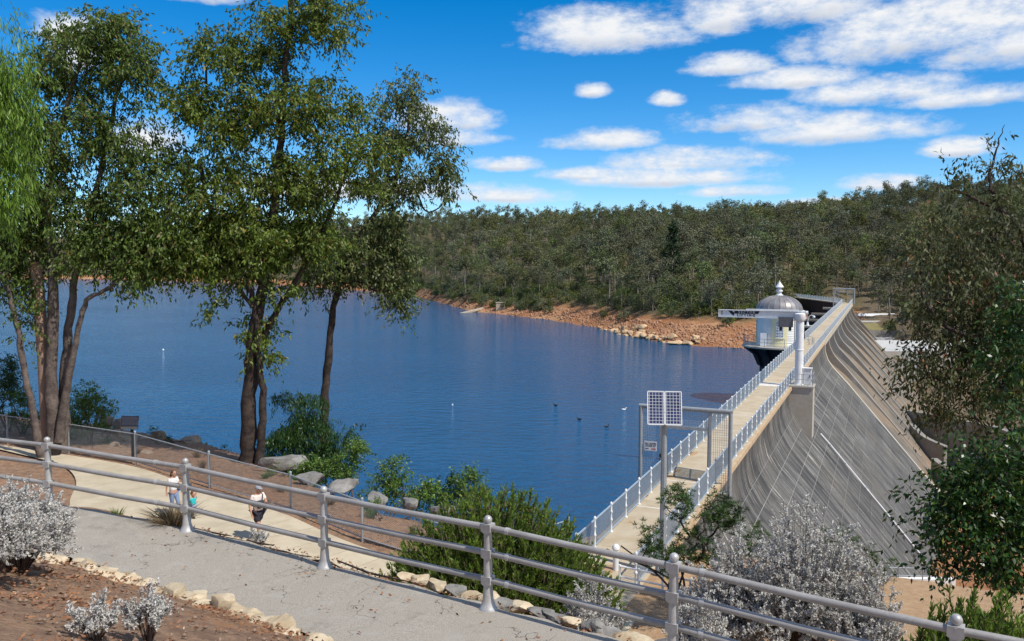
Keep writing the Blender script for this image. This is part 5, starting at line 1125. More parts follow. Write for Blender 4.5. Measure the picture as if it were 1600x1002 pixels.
R = np.random.default_rng(77); pts = []
y = 150.0
while y < 1500:
    st = 4.6 + y / 135.0; a = -.74
    while a < .74:
        a += st / y * R.uniform(.75, 1.25); yy = y + R.uniform(-.5, .5) * st; rs = float(lerp_tab(a, SHORE)); rr = float(lerp_tab(a, [(p[0], p[1]) for p in RIDGE])); d = yy - rs
        if d < 9 or yy > rr + 70: continue
        x = a * yy; t_, u_ = tu(x, yy)
        if a > .30 and d < 58 and a < .385 and yy < 300 and abs(x - (wa[0] + (wb[0] - wa[0]) * np.clip((yy - wa[1]) / (wb[1] - wa[1]), 0, 1))) < 5: continue
        if a > .375 and d < 62 and a < .435: continue
        if u_ > -9 and u_ < 4 and t_ < T2 + 3: continue
        dd = d
        if a < .385 and dd < 27:
            if R.random() < (.9 if a > .05 and dd < 24 else (.45 if dd < 14 else .0)): continue
            k = int(R.choice([5, 6, 7, 5, 6])); s = R.uniform(.7, 1.25)
        else:
            if a > .435 and d < 24: continue
            k = int(R.choice([0, 1, 2, 3, 4, 0, 1, 2, 3, 4, 0, 1, 2, 3, 4, 5, 7, 7, 9] if dd > 60 else [0, 1, 3, 4, 5, 6, 7, 7])); s = R.uniform(.6, 1.05) if R.random() < .75 else R.uniform(1.05, 1.5)
            if k == 9 and R.random() < .6: k = 2
        pts.append((x, yy, float(z_far(np.array([x]), np.array([yy]))[0]) - .15, k, s, R.uniform(0, 6.28)))
    y += st * .9
for _ in range(800):                                # undergrowth between the shore and the forest edge
    a = R.uniform(-.13, .375); rs = float(lerp_tab(a, SHORE)); d = R.uniform(19, 75) if R.random() < .85 else R.uniform(9, 19); yy = rs + d; x = a * yy; t_, u_ = tu(x, yy)
    if a > .05 and d < 25: continue
    if (u_ > -9 and t_ < T2 + 3) or (a > .30 and abs(x - (wa[0] + (wb[0] - wa[0]) * np.clip((yy - wa[1]) / (wb[1] - wa[1]), 0, 1))) < 4): continue
    pts.append((x, yy, float(z_far(np.array([x]), np.array([yy]))[0]) - .15, int(R.choice([5, 6, 7, 6])), R.uniform(.5, 1.15), R.uniform(0, 6.28)))
pts = np.array(pts)
inf = np.array([p[0] / p[1] < .46 and p[0] / p[1] > -.14 for p in pts]); size_px = np.where(inf, 1, 0) * np.array([specs[int(p[3])][2] for p in pts]) * pts[:, 4] / pts[:, 1]
sel = np.argsort(-size_px)[:300]; isel = np.zeros(len(pts), bool); isel[sel] = True
ZONES = [(-1, 700, 'left of the boat ramp'), (700, 800, 'behind the boat ramp'), (800, 900, 'above the black pipe'), (900, 960, 'just left of the orange boulder pile'), (960, 1030, 'behind the orange boulder pile'), (1030, 1090, 'right of the boulder pile'), (1090, 1150, 'behind the tip of the crane arm'), (1150, 1210, 'around the lookout left of the dome'), (1210, 1270, 'behind the tower dome'), (1270, 1335, 'behind the far gate'), (1335, 1410, 'right of the far end of the dam'), (1410, 3000, 'behind the olive gum at the right')]
for i in sel:
    x, yy, z, k, s, rz = pts[i]; k = int(k); cat = 5 if k in (5, 6, 7) else (9 if k == 9 else 0); px_ = CX + F * x / yy; zn = next(q[2] for q in ZONES if q[0] <= px_ < q[1]); dd = yy - float(lerp_tab(x / yy, SHORE))
    hgt = specs[k][2] * s; sz = {0: ('tall' if hgt > 13.5 else ('short' if hgt < 10.5 else 'middling')), 5: ('large' if hgt > 4.8 else ('tiny' if hgt < 2.8 else 'low')), 9: ''}[cat]; row = 'front-row' if dd < 40 else ('second-row' if dd < 70 else ('third-row' if dd < 100 else ('lower-slope' if dd < 140 else ('middle-slope' if dd < 200 else 'upper-slope'))))
    nm = {0: 'gum_tree', 5: 'shore_bush', 9: 'dead_tree'}[cat]; lb = {0: f'{sz} {row} far-bank gum tree {zn}', 5: f'{sz} {"waterside" if dd < 18 else row} far-bank bush {zn}', 9: f'bare far-bank dead tree {zn}'}[cat]
    o = thing(nm, lb, {0: 'tree', 5: 'bush', 9: 'tree'}[cat], (x, yy, z), {0: 'gum trees at the front of the far forest', 5: 'bushes along the far shore', 9: 'dead trees in the far forest'}[cat])
    o.rotation_euler = (0, 0, rz); o.scale = (s, s, s)
    for nm2, me in zip(('trunk', 'crown'), PROTO[k]):
        if me: c = bpy.data.objects.new(nm2, me); COL.objects.link(c); c.parent = o
rest = pts[~isel]
me = bpy.data.meshes.new('forest'); me.from_pydata([tuple(p[:3]) for p in rest], [], [])
for nm, col, ty in (('idx', 3, 'INT'), ('sc', 4, 'FLOAT'), ('rz', 5, 'FLOAT')):
    a_ = me.attributes.new(nm, ty, 'POINT'); a_.data.foreach_set('value', rest[:, col].astype(np.int32 if ty == 'INT' else np.float32))
fo = bpy.data.objects.new('forest', me); COL.objects.link(fo); tag(fo, 'grey-green gum forest covering the hills beyond the lake', 'forest', None, 'stuff')
ng = bpy.data.node_groups.new('forest_scatter', 'GeometryNodeTree'); ng.interface.new_socket('Geometry', in_out='INPUT', socket_type='NodeSocketGeometry'); ng.interface.new_socket('Geometry', in_out='OUTPUT', socket_type='NodeSocketGeometry')
gi, go = ng.nodes.new('NodeGroupInput'), ng.nodes.new('NodeGroupOutput'); ci = ng.nodes.new('GeometryNodeCollectionInfo'); ci.inputs['Collection'].default_value = fc; ci.inputs['Separate Children'].default_value = True; ci.inputs['Reset Children'].default_value = True
ip_ = ng.nodes.new('GeometryNodeInstanceOnPoints'); ip_.inputs['Pick Instance'].default_value = True
def nattr(nm, ty): n_ = ng.nodes.new('GeometryNodeInputNamedAttribute'); n_.data_type = ty; n_.inputs['Name'].default_value = nm; return next(s_ for s_ in n_.outputs if s_.enabled and s_.name == 'Attribute')
cx = ng.nodes.new('ShaderNodeCombineXYZ'); ng.links.new(nattr('rz', 'FLOAT'), cx.inputs[2])
ng.links.new(gi.outputs[0], ip_.inputs['Points']); ng.links.new(ci.outputs[0], ip_.inputs['Instance']); ng.links.new(nattr('idx', 'INT'), ip_.inputs['Instance Index'])
ng.links.new(cx.outputs[0], ip_.inputs['Rotation']); ng.links.new(nattr('sc', 'FLOAT'), ip_.inputs['Scale']); ng.links.new(ip_.outputs[0], go.inputs[0])
md = fo.modifiers.new('scatter', 'NODES'); md.node_group = ng
def single_far(k, name, label, cat, px, py, Y, s, mat=None):
    p = ony(px, py, Y); p[2] = float(z_far(np.array([p[0]]), np.array([p[1]]))[0]) - .1; o = thing(name, label, cat, tuple(p)); o.scale = (s, s, s)
    for nm2, me in zip(('trunk', 'crown'), PROTO[k]):
        if me:
            if mat and nm2 == 'crown': me = me.copy(); me.materials.clear(); me.materials.append(mat)
            c = bpy.data.objects.new(nm2, me); COL.objects.link(c); c.parent = o
    return o
single_far(8, 'pine_tree', 'dark conical pine standing out of the far forest', 'tree', 1050, 440, 262, 1.3)
single_far(8, 'pine_tree', 'dark broad tree right behind the tower dome', 'tree', 1205, 440, 262, .75)
single_far(9, 'dead_tree', 'white bare dead tree left of the tower in the far forest', 'tree', 1122, 420, 330, .9)
fsb = [(1150, 456, 236, 1.0), (1165, 452, 240, .9), (1128, 462, 232, .8)]
for i, (x, y_, Y, s) in enumerate(fsb): single_far(5, 'silver_bush', ('silver-grey bush below the far lookout fence', 'silver-grey bush right of the far lookout fence post', 'silver-grey bush left below the far lookout fence')[i], 'bush', x, y_, Y, s, M['leaf_farsilver'])
M['leaf_lime'] = leafmat('lime_leaves', (.10, .14, .02), (.24, .28, .04), None, .6, .2)
single_far(6, 'lime_bush', 'bright yellow-green bush under the crane arm on the far bank', 'bush', 1140, 505, 203, .8, M['leaf_lime'])
single_far(5, 'lime_bush', 'light green bush above the boulder pile on the far bank', 'bush', 1042, 490, 232, 1.0, M['leaf_lime'])
# ------------------------------------------------------------------ people
M['skin'] = pmat('skin', (.50, .28, .19), (.44, .24, .16), 8, .55, 0, 0); M['cloth_white'] = pmat('white_cotton', (.74, .73, .72), (.66, .64, .64), 9, .9, 0, .1)
M['cloth_pale'] = pmat('pale_cotton', (.74, .66, .62), (.66, .57, .53), 9, .9, 0, .1); M['jeans'] = pmat('blue_denim', (.20, .27, .42), (.15, .21, .35), 9, .9, 0, .1); M['navy'] = pmat('navy_cotton', (.015, .013, .025), (.02, .018, .03), 9, .9, 0, .1)
M['teal'] = pmat('turquoise_cotton', (.02, .50, .52), (.015, .42, .45), 9, .9, 0, .1); M['leggings'] = pmat('grey_blue_leggings', (.30, .34, .46), (.22, .25, .36), 14, .9, 0, .1); M['hair'] = pmat('brown_hair', (.13, .06, .03), (.07, .035, .02), 12, .6, 0, .2)
M['cap'] = pmat('grey_cap', (.32, .33, .37), (.26, .27, .31), 9, .9, 0, .1); M['bag'] = pmat('charcoal_bag', (.05, .055, .06), (.04, .04, .045), 9, .7, 0, .1); M['shoe'] = pmat('dark_shoe', (.03, .03, .035), None, 9, .7, 0, 0); M['shoe_w'] = pmat('white_shoe', (.65, .63, .62), None, 9, .7, 0, 0)
def skin_mesh(V, E, sub=2):
    names = list(V); me = bpy.data.meshes.new('tmp'); me.from_pydata([tuple(V[n][0]) for n in names], [(names.index(a), names.index(b)) for a, b in E], []); o = bpy.data.objects.new('tmp', me); COL.objects.link(o)
    o.modifiers.new('s', 'SKIN'); m2 = o.modifiers.new('d', 'SUBSURF'); m2.levels = m2.render_levels = sub
    for i, n in enumerate(names):
        r = V[n][1]; me.skin_vertices[0].data[i].radius = r if isinstance(r, tuple) else (r, r)
    me.skin_vertices[0].data[0].use_root = True
    dg = bpy.context.evaluated_depsgraph_get(); out = bpy.data.meshes.new_from_object(o.evaluated_get(dg)); bpy.data.objects.remove(o); bpy.data.meshes.remove(me); out.materials.clear(); return out
def person(label, pos, heading, H, J, wear, hair, group=None, headr=1.0):
    """J: joints for a 1.75 m figure, x forward, y left, z up. Body is one skin; clothes are shells over it"""
    root = thing('person', label, 'person', tuple(pos), group); root.rotation_euler = (0, 0, heading); k = H / 1.75; root.scale = (k, k, k); ORG[root.name] = np.zeros(3)
    V = {n: (np.array(p, float), r) for n, (p, r) in J.items()}
    E = [('hip', 'spine'), ('spine', 'chest'), ('chest', 'neck'), ('neck', 'head'), ('head', 'crown')]
    for s in 'RL': E += [('hip', 'th' + s), ('th' + s, 'kn' + s), ('kn' + s, 'an' + s), ('an' + s, 'toe' + s), ('chest', 'sh' + s), ('sh' + s, 'el' + s), ('el' + s, 'wr' + s), ('wr' + s, 'pm' + s)]
    me = skin_mesh(V, E)
    # face and fingers grow out of the same body mesh
    mb = MB(); hc = V['head'][0] * .55 + V['crown'][0] * .45; rr = .098 * headr
    mb.ball(hc, rr, 16, 12, (1.05, .86, 1.22)); mb.ball(hc + np.array([rr * 1.05, 0, -rr * .1]), rr * .17, 8, 6, (1, .8, 1.5)); mb.ball(hc + np.array([rr * .62, 0, -rr * .85]), rr * .34, 8, 6, (1, 1.1, .8))
    for s in (-1, 1): mb.ball(hc + np.array([0, s * rr * .88, -rr * .05]), rr * .24, 8, 6, (.7, .35, 1.1))
    for s in 'RL':
        pm, wr = V['pm' + s][0], V['wr' + s][0]; d = unit(pm - wr); side = unit(np.cross(d, [1, 0.2, 0])) if abs(d[0]) < .8 else np.array([0, 1., 0]); cur = unit(np.cross(side, d))
        for i, (off, L) in enumerate(((-.030, .072), (-.010, .082), (.010, .078), (.030, .062))):
            p = pm + side * off; mb.tube([p - d * .01, p + d * L * .5, p + d * L * .85 + cur * .018, p + d * L * .95 + cur * .035], [.0095, .009, .008, .006], 6)
        p = pm - d * .035 + side * -.036; mb.tube([p, p - side * .02 + d * .03, p - side * .025 + d * .06 + cur * .01], [.011, .010, .007], 6)
    bm = bmesh.new(); bm.from_mesh(me); m2 = mb.mesh('x'); bm.from_mesh(m2); bm.to_mesh(me); bm.free(); me.polygons.foreach_set('use_smooth', np.ones(len(me.polygons), bool)); finish('body', me, M['skin'], root)
    for s in (-1, 1):
        mb = MB(); mb.ball(hc + np.array([rr * .94, s * rr * .36, rr * .08]), rr * .12, 8, 6); mb.build('eye', M['black_text'], root, sm=True)
    mb = MB(); mb.ball(hc + np.array([rr * .93, 0, -rr * .58]), rr * .16, 8, 6, (.5, 1.6, .4)); mb.build('mouth', M['red_text'], root, sm=True)
    def shell(nm, mat, vs, es, grow_):
        VV = {n: (V[n][0] if n in V else np.array(X[n][0]), tuple(np.array(V[n][1] if isinstance(V[n][1], tuple) else (V[n][1],) * 2) + grow_)) for n in vs}; m = skin_mesh(VV, es, 2); m.polygons.foreach_set('use_smooth', np.ones(len(m.polygons), bool)); return finish(nm, m, mat, root)
    for s in 'RL':       # half-way joints for sleeves and shorts
        V['ue' + s] = (V['sh' + s][0] * .35 + V['el' + s][0] * .65, V['el' + s][1] * 1.12); V['hk' + s] = (V['th' + s][0] * .22 + V['kn' + s][0] * .78, V['kn' + s][1] * 1.18); V['lk' + s] = (V['kn' + s][0] * .1 + V['an' + s][0] * .9, V['an' + s][1] * 1.15)
    V['waist'] = (V['hip'][0] * .9 + V['spine'][0] * .1, V['hip'][1]); V['coll'] = (V['chest'][0] * .45 + V['neck'][0] * .55, V['neck'][1] * 1.15 if not isinstance(V['neck'][1], tuple) else V['neck'][1]); V['hem'] = (V['hip'][0] - np.array([0, 0, .04]), V['hip'][1])
    shell('shirt', wear['shirt'], ['hem', 'spine', 'chest', 'coll', 'shR', 'ueR', 'shL', 'ueL'], [('hem', 'spine'), ('spine', 'chest'), ('chest', 'coll'), ('chest', 'shR'), ('shR', 'ueR'), ('chest', 'shL'), ('shL', 'ueL')], .022)
    lo = 'hk' if wear['short'] else 'lk'; vs = ['waist', 'thR', 'thL'] + (['hkR', 'hkL'] if wear['short'] else ['knR', 'lkR', 'knL', 'lkL']); es = [('waist', 'thR'), ('waist', 'thL')] + ([('thR', 'hkR'), ('thL', 'hkL')] if wear['short'] else [('thR', 'knR'), ('knR', 'lkR'), ('thL', 'knL'), ('knL', 'lkL')])
    shell('shorts' if wear['short'] else 'trousers', wear['legs'], vs, es, .032 if wear['short'] else .016)
    for s in 'RL':
        a, t_ = V['an' + s][0], V['toe' + s][0]; d = unit(t_ - a); dn = unit(np.cross(np.array([0, 1., 0]), d)); mb = MB(); h_ = a - d * .05
        mb.tube([h_ + dn * .0, a + d * .02, a + d * .10, t_ + d * .02, t_ + d * .05], [.035, .052, .047, .042, .02], 10); mb.build('shoe', wear['shoe'], root, sm=True)
    if hair == 'cap':
        mb = MB(); mb.ball(hc + np.array([-.006, 0, rr * .42]), rr * 1.06, 16, 10, (1.08, .92, .86)); cp = mb.build('cap', M['cap'], root, sm=True)
        mb = MB(); mb.prism([(.0, -.07), (.07, -.065), (.10, -.03), (.105, .0), (.10, .03), (.07, .065), (.0, .07)], hc + np.array([rr * .72, 0, rr * .38]), (unit([1, 0, -.18]), np.array([0, 1., 0]), np.array([0, 0, 1.])), .012); mb.build('brim', M['cap'], cp)
    else:
        mb = MB(); mb.ball(hc + np.array([-rr * .18, 0, rr * .28]), rr * 1.05, 16, 10, (1.0, .95, 1.12))
        if hair == 'long': mb.tube([hc + np.array([-rr * .8, 0, rr * .1]), hc + np.array([-rr * 1.3, 0, -rr * .8]), hc + np.array([-rr * 1.2, 0, -rr * 2.2]), hc + np.array([-rr * 1.0, 0, -rr * 2.9])], [rr * .6, rr * .55, rr * .42, .01], 10)
        mb.build('hair', M['hair'], root, sm=True)
    return root, V
def joints(**ov):
    J = dict(hip=((0, 0, .95), (.115, .155)), spine=((.0, 0, 1.12), (.10, .14)), chest=((.01, 0, 1.34), (.115, .165)), neck=((.02, 0, 1.49), .052), head=((.035, 0, 1.58), .06), crown=((.04, 0, 1.69), .07),
             thR=((0, -.09, .87), .088), knR=((.1, -.09, .49), .058), anR=((.02, -.09, .09), .038), toeR=((.16, -.1, .045), .03), thL=((0, .09, .87), .088), knL=((0, .09, .49), .058), anL=((-.2, .09, .12), .038), toeL=((-.08, .1, .03), .03),
             shR=((0, -.185, 1.41), .058), elR=((-.05, -.24, 1.14), .042), wrR=((.02, -.25, .91), .028), pmR=((.04, -.25, .83), (.034, .022)), shL=((0, .185, 1.41), .058), elL=((-.02, .24, 1.14), .042), wrL=((.08, .25, .92), .028), pmL=((.1, .25, .84), (.034, .022)))
    J.update(ov); return J
def on_path(px, py): p = onz(px, py, 1.35); p[2] = zlow(p[0], p[1]) + .036; p2 = onz(px, py, p[2]); p2[2] = zlow(p2[0], p2[1]) + .036; return p2
hd = math.atan2(-.62, .78)
pm_ = on_path(404, 843)
root, V = person('man in grey cap and dark shorts walking on the lower path with a sling bag', pm_, hd, 1.80, joints(hip=((0, 0, .93), (.12, .165)), knR=((.16, -.09, .50), .06), anR=((.10, -.09, .09), .04), toeR=((.25, -.1, .04), .032), knL=((-.10, .09, .50), .06), anL=((-.47, .09, .30), .04), toeL=((-.50, .1, .16), .032),
    elR=((-.07, -.25, 1.13), .045), wrR=((.04, -.26, .90), .03), pmR=((.07, -.26, .82), (.036, .024)), elL=((.10, .24, 1.16), .045), wrL=((.32, .14, 1.22), .03), pmL=((.40, .11, 1.25), (.036, .024))), dict(shirt=M['cloth_pale'], legs=M['navy'], short=True, shoe=M['shoe_w']), 'cap')
bag = None
mb = MB(); mb.box((.18, -.02, 1.17), (.10, .18, .24)); mb.box((.235, -.02, 1.13), (.03, .14, .13)); bag = mb.build('sling_bag', M['bag'], root)
mb = MB(); mb.tube([(.15, .06, 1.28), (.10, .12, 1.44), (-.02, .12, 1.50), (-.14, .0, 1.36), (-.16, -.12, 1.2), (-.06, -.2, 1.12), (.14, -.1, 1.12)], .018, 6); mb.build('strap', M['bag'], bag, sm=True)
fl = Matrix.LocRotScale(Vector(pm_), Matrix.Rotation(hd, 3, 'Z').to_quaternion(), Vector((1.8 / 1.75,) * 3))
pw = fl @ Vector((.47, .10, 1.29)); ph = MB(); ph.box((0, 0, 0), (.015, .075, .15)); pho = finish('mobile_phone', ph.mesh('mobile_phone'), M['bag'], None, tuple(pw)); pho.rotation_euler = (0, -.9, hd); tag(pho, 'dark phone held up in front of the walking man', 'phone')
hd2 = math.atan2(-.5, .86); pw_ = on_path(272, 805)
person('woman in white t-shirt and blue jeans walking hand in hand with a child', pw_, hd2, 1.63, joints(hip=((0, 0, .95), (.115, .165)), spine=((0, 0, 1.12), (.085, .12)), chest=((.01, 0, 1.33), (.105, .145)), shR=((0, -.16, 1.40), .05), shL=((0, .16, 1.40), .05), elR=((-.10, -.21, 1.15), .038), wrR=((-.12, -.22, .92), .026), pmR=((-.11, -.22, .84), (.032, .02)),
    elL=((.06, .2, 1.14), .038), wrL=((.2, .2, .95), .026), pmL=((.25, .19, .87), (.032, .02)), knR=((.02, -.08, .49), .058), anR=((-.16, -.08, .12), .038), toeR=((-.04, -.09, .03), .03), knL=((.16, .08, .5), .058), anL=((.16, .08, .09), .038), toeL=((.30, .09, .04), .03)), dict(shirt=M['cloth_white'], legs=M['jeans'], short=False, shoe=M['shoe']), 'long')
pc_ = on_path(302, 809)
person('small child in turquoise t-shirt and grey leggings beside the woman', pc_, hd2, .98, joints(hip=((0, 0, .80), (.14, .165)), thR=((0, -.1, .74), .098), thL=((0, .1, .74), .098), knR=((.14, -.1, .44), .07), knL=((-.04, .1, .44), .07), anR=((.10, -.1, .09), .05), toeR=((.26, -.1, .05), .04), anL=((-.24, .1, .14), .05), toeL=((-.12, .1, .05), .04), spine=((0, 0, .98), (.13, .155)), chest=((.01, 0, 1.17), (.13, .165)), neck=((.02, 0, 1.32), .065), head=((.04, 0, 1.45), .085), crown=((.05, 0, 1.62), .10),
    shR=((0, -.19, 1.22), .065), elR=((-.08, -.28, 1.05), .05), wrR=((.0, -.32, .88), .036), pmR=((.04, -.33, .81), (.045, .03)), shL=((0, .19, 1.22), .065), elL=((-.06, .28, 1.22), .05), wrL=((-.12, .36, 1.36), .036), pmL=((-.14, .38, 1.44), (.045, .03))), dict(shirt=M['teal'], legs=M['leggings'], short=False, shoe=M['shoe']), 'short', None, 1.55)

# ------------------------------------------------------------------ rocks round the lake
def boulder(px, py, Y, w, h, label, mat='granite', k=None, rz=None, dz=.0, sink=.25, group=None, rx=0.0):
    c = ony(px, py, Y); W_, H_ = w / F * Y / 2 * 1.15, h / F * Y / 2 * 1.25; o = rock('boulder', c + UP * (dz), (W_ * 1.12, (W_ + H_) / 2, H_ * 1.45), M[mat], None, rz if rz is not None else 0.3, k, rx); return tag(o, label, 'boulder', group)
for i, (x, y, Y, w, h, lb) in enumerate(((293, 693, 43.5, 34, 26, 'largest orange granite boulder on the bank, tilted, left of the tallest gum'), (246, 684, 44, 22, 22, 'upright orange boulder right of the information sign'), (203, 684, 43, 30, 22, 'brown boulder directly behind the information sign post'), (187, 664, 45, 26, 22, 'pale pink boulder left of the information sign'), (168, 658, 46, 24, 22, 'pale grey boulder behind the small bush left of the sign'), (184, 679, 42, 18, 12, 'low orange boulder under the pale pink boulder'), (179, 697, 40.5, 16, 14, 'small round boulder by the fence left of the sign'), (150, 690, 41.5, 22, 12, 'flat boulder half hidden by the rounded green bush'), (222, 687, 43.5, 14, 9, 'little stone between the brown and the upright boulder'), (228, 712, 39, 44, 12, 'long low weathered rock just beyond the fence'))):
    boulder(x, y, Y, w, h, lb, 'granite', i % 8, .3 + i * .9, 0, rx=.25 if i == 0 else 0)
for i, (x, y, Y, w, h, lb) in enumerate(((440, 733, 38.0, 70, 26, 'dark grey rock ledge at the foot of the tallest gum'), (487, 757, 34.6, 56, 20, 'pale grey rock ledge behind the fence below the weeping bush'), (535, 772, 33.0, 64, 18, 'long grey rock ledge right of the pale one'), (592, 788, 31.6, 50, 18, 'cracked grey rock below the round yellow-green bush'), (640, 800, 30.8, 44, 16, 'last grey rock of the ledge, beside the spiky bush'), (830, 806, 33.2, 40, 10, 'low grey rock at the water near the walkway'), (690, 806, 30.9, 40, 14, 'grey rock hidden behind the spiky bush top'))):
    boulder(x, y, Y, w, h, lb, 'grey_rock', (i * 3 + 1) % 8, .5 + i * .4, .22)
R = np.random.default_rng(91)
pile = [(1005, 491, 20), (975, 503, 15), (990, 501, 17), (1000, 507, 14), (962, 508, 12), (985, 512, 13), (998, 513, 15), (1007, 512, 16), (1018, 507, 14), (1024, 514, 13), (1013, 520, 12), (975, 511, 12), (965, 515, 12), (955, 514, 10), (1052, 504, 18), (1042, 510, 10), (1036, 505, 9), (1088, 505, 18), (1090, 515, 10), (1078, 516, 9), (1003, 499, 12), (1020, 500, 10), (1060, 523, 14), (1070, 522, 13), (1055, 522, 9), (1050, 527, 10), (1080, 524, 11), (945, 512, 8), (938, 508, 7), (1030, 520, 9), (990, 520, 8), (978, 519, 9), (968, 520, 8), (1035, 528, 9), (1100, 500, 9)]
for i, (x, y, w) in enumerate(pile):
    a = (x - CX) / F; z = -8 + (float(np.interp(x, [930, 1000, 1060, 1170], [514, 532, 540, 549])) - y) * .13; p = onz(x, y, z); s = w / F * p[1] / 2
    g_ = float(z_far(np.array([p[0]]), np.array([p[1]]))[0]); p[2] = g_ + s * .45
    o = rock('boulder', p, (s * 1.15, s, s * 1.05), M['far_rock'], None, None, i % 8); tag(o, ('largest boulder, topmost of the rock pile on the far shore' if i == 0 else ('upper' if y < 506 else ('middle' if y < 513 else 'waterside')) + (' big' if w > 13 else ' small') + ' orange boulder in the ' + ('left' if x < 982 else ('right' if x > 1004 else 'central')) + ' part of the far rock pile') if 950 < x < 1030 else (('upper' if y < 508 else ('lower' if y < 518 else 'waterside')) + (' big' if w > 12 else ' small') + ' pale boulder right of the rock pile, ' + ('nearer the tower' if x > 1068 else 'next to the pile') if x >= 1030 else ('lone small orange rock farthest left of the rock pile' if x < 940 else 'small orange rock just left of the rock pile')), 'boulder', 'boulders on the far shore')
sl = rock('rock_slab', onz(1062, 536, -7.7), (3.4, 1.6, .7), M['far_rock'], None, .1, 3); tag(sl, 'flat pale orange rock slab at the waterline of the far shore', 'rock')
# rubble: too many to count
V_, Q_ = [], []; b0 = 0; tv = np.array([[1, 0, 0], [-.4, .9, 0], [-.5, -.8, 0], [0, 0, .8], [.1, .1, -.6]]); tf = np.array([[0, 1, 3], [1, 2, 3], [2, 0, 3], [1, 0, 4], [2, 1, 4], [0, 2, 4]])
for _ in range(5200):
    a = R.uniform(-.13, .33); rs = float(lerp_tab(a, SHORE)); yy = rs + R.uniform(-1, 20) ** 1.0; x = a * yy; z = float(z_far(np.array([x]), np.array([yy]))[0]); s = R.uniform(.12, .45) * R.choice([1, 1, 1, 1.7]); an = R.uniform(0, 6.28); c_, s_ = math.cos(an), math.sin(an)
    V_.append((tv @ np.array([[c_, s_, 0], [-s_, c_, 0], [0, 0, 1]])) * s * R.uniform(.7, 1.3, 3) + np.array([x, yy, z + .02])); Q_.append(tf + b0); b0 += 5
M['rubble'] = pmat('shore_rubble', (.40, .22, .12), (.26, .13, .075), .8, .95, 0, 0, .01, 6); rb = finish('shore_rubble', np_mesh('shore_rubble', np.concatenate(V_), np.concatenate(Q_)), M['rubble']); tag(rb, 'loose red-brown stones scattered along the far shore', 'rubble', None, 'stuff')

# ------------------------------------------------------------------ far bank: ramp, pipe, lookout, car, terraces
M['old_conc'] = pmat('old_concrete', (.46, .38, .28), (.36, .29, .21), .6, .9, 0, .2)
rp0, rp1 = onz(724, 490, -8.2), onz(772, 478, -6.2); blk = onz(782, 486, -7.3)
ramp = thing('boat_ramp', 'sloping concrete ramp running down from a square block into the lake', 'ramp', tuple(blk))
d = unit(rp1 - rp0); sd2 = unit(np.cross(UP, d))
mb = MB(); mb.box((rp0 + rp1) / 2 + UP * .1, (float(np.linalg.norm(rp1 - rp0)) + 2, 2.0, .5), (d, sd2, np.cross(d, sd2))); mb.build('ramp', M['old_conc'], ramp)
mb = MB(); mb.box(blk + UP * 1.35, (3.3, 3.0, 3.4)); bk = mb.build('block', M['old_conc'], ramp); mb = MB(); mb.box(blk + UP * 3.12, (3.6, 3.3, .22)); mb.build('block_cap', M['old_conc'], bk)
for q in (.45, .75):
    p = rp0 + (rp1 - rp0) * q; mb = MB(); mb.box(p - UP * 1.0, (.7, 1.4, 1.8)); mb.build('support', M['old_conc'], ramp)
po_ = onz(806, 487, -7.2); sp3 = thing('concrete_post', 'short pale concrete post right of the ramp block', 'post', tuple(po_)); mb = MB(); mb.lathe(po_, [(.5, -.3), (.45, 1.6), (.3, 1.9), (.05, 2.0)], 8); mb.build('shaft', M['old_conc'], sp3)
pp0, pp1 = onz(790, 474, -5.0), onz(872, 467, -3.6); pip = thing('pipeline', 'thick black pipe lying along the far bank right of the ramp block', 'pipe', tuple(pp0)); mb = MB(); mb.tube([pp0, (pp0 + pp1) / 2, pp1], .9, 14); mb.build('pipe', M['dark'], pip, sm=True)
for q in (.2, .5, .8):
    p = pp0 + (pp1 - pp0) * q; mb = MB(); mb.box(p - UP * .9, (.6, 2.2, .9)); mb.build('saddle', M['old_conc'], pip)
for (x0, y0, x1, y1, lb) in ((868, 468, 906, 460, 'pale track climbing the far bank right of the pipe'), (655, 460, 700, 452, 'pale track on the bank left of the ramp')):
    a_ = ony(x0, y0, 318 if x0 > 800 else 440); e_ = ony(x1, y1, 335 if x0 > 800 else 465); mb = MB(); L = []
    for q in np.linspace(0, 1, 9):
        p = a_ + (e_ - a_) * q; p[2] = float(z_far(np.array([p[0]]), np.array([p[1]]))[0]) + .25; L += [p - np.array([0, 1.6, 0]), p + np.array([0, 1.6, .1])]
    mb.add(L, [(2 * i, 2 * i + 2, 2 * i + 3, 2 * i + 1) for i in range(8)]); o = mb.build('track', M['old_conc']); tag(o, kind='structure')
# lookout fence, light pole and car behind the tower
def zf(x, y): return float(z_far(np.array([x]), np.array([y]))[0])
lk0, lk1 = ony(1143, 449, 246), ony(1172, 449, 246)
gz = 10.4 - (452 - 412) / 1300 * 246
lo = thing('lookout_platform', 'small fenced concrete lookout on the far bank left of the dome', 'lookout', (lk0[0], lk0[1], gz - 3))
mb = MB(); mb.box(((lk0[0] + lk1[0]) / 2, 249, gz - 1.6), (lk1[0] - lk0[0] + .6, 6, 3.2)); mb.build('base', M['old_conc'], lo)
for i in range(7):
    x = lk0[0] + (lk1[0] - lk0[0]) * i / 6; mb = MB(); mb.box((x, 246.2, gz + .6), (.12, .12, 1.2)); mb.build('post', M['galv'], lo)
for z in (1.15, .6): 
    mb = MB(); mb.box(((lk0[0] + lk1[0]) / 2, 246.2, gz + z), (lk1[0] - lk0[0], .08, .08)); mb.build('rail', M['galv'], lo)
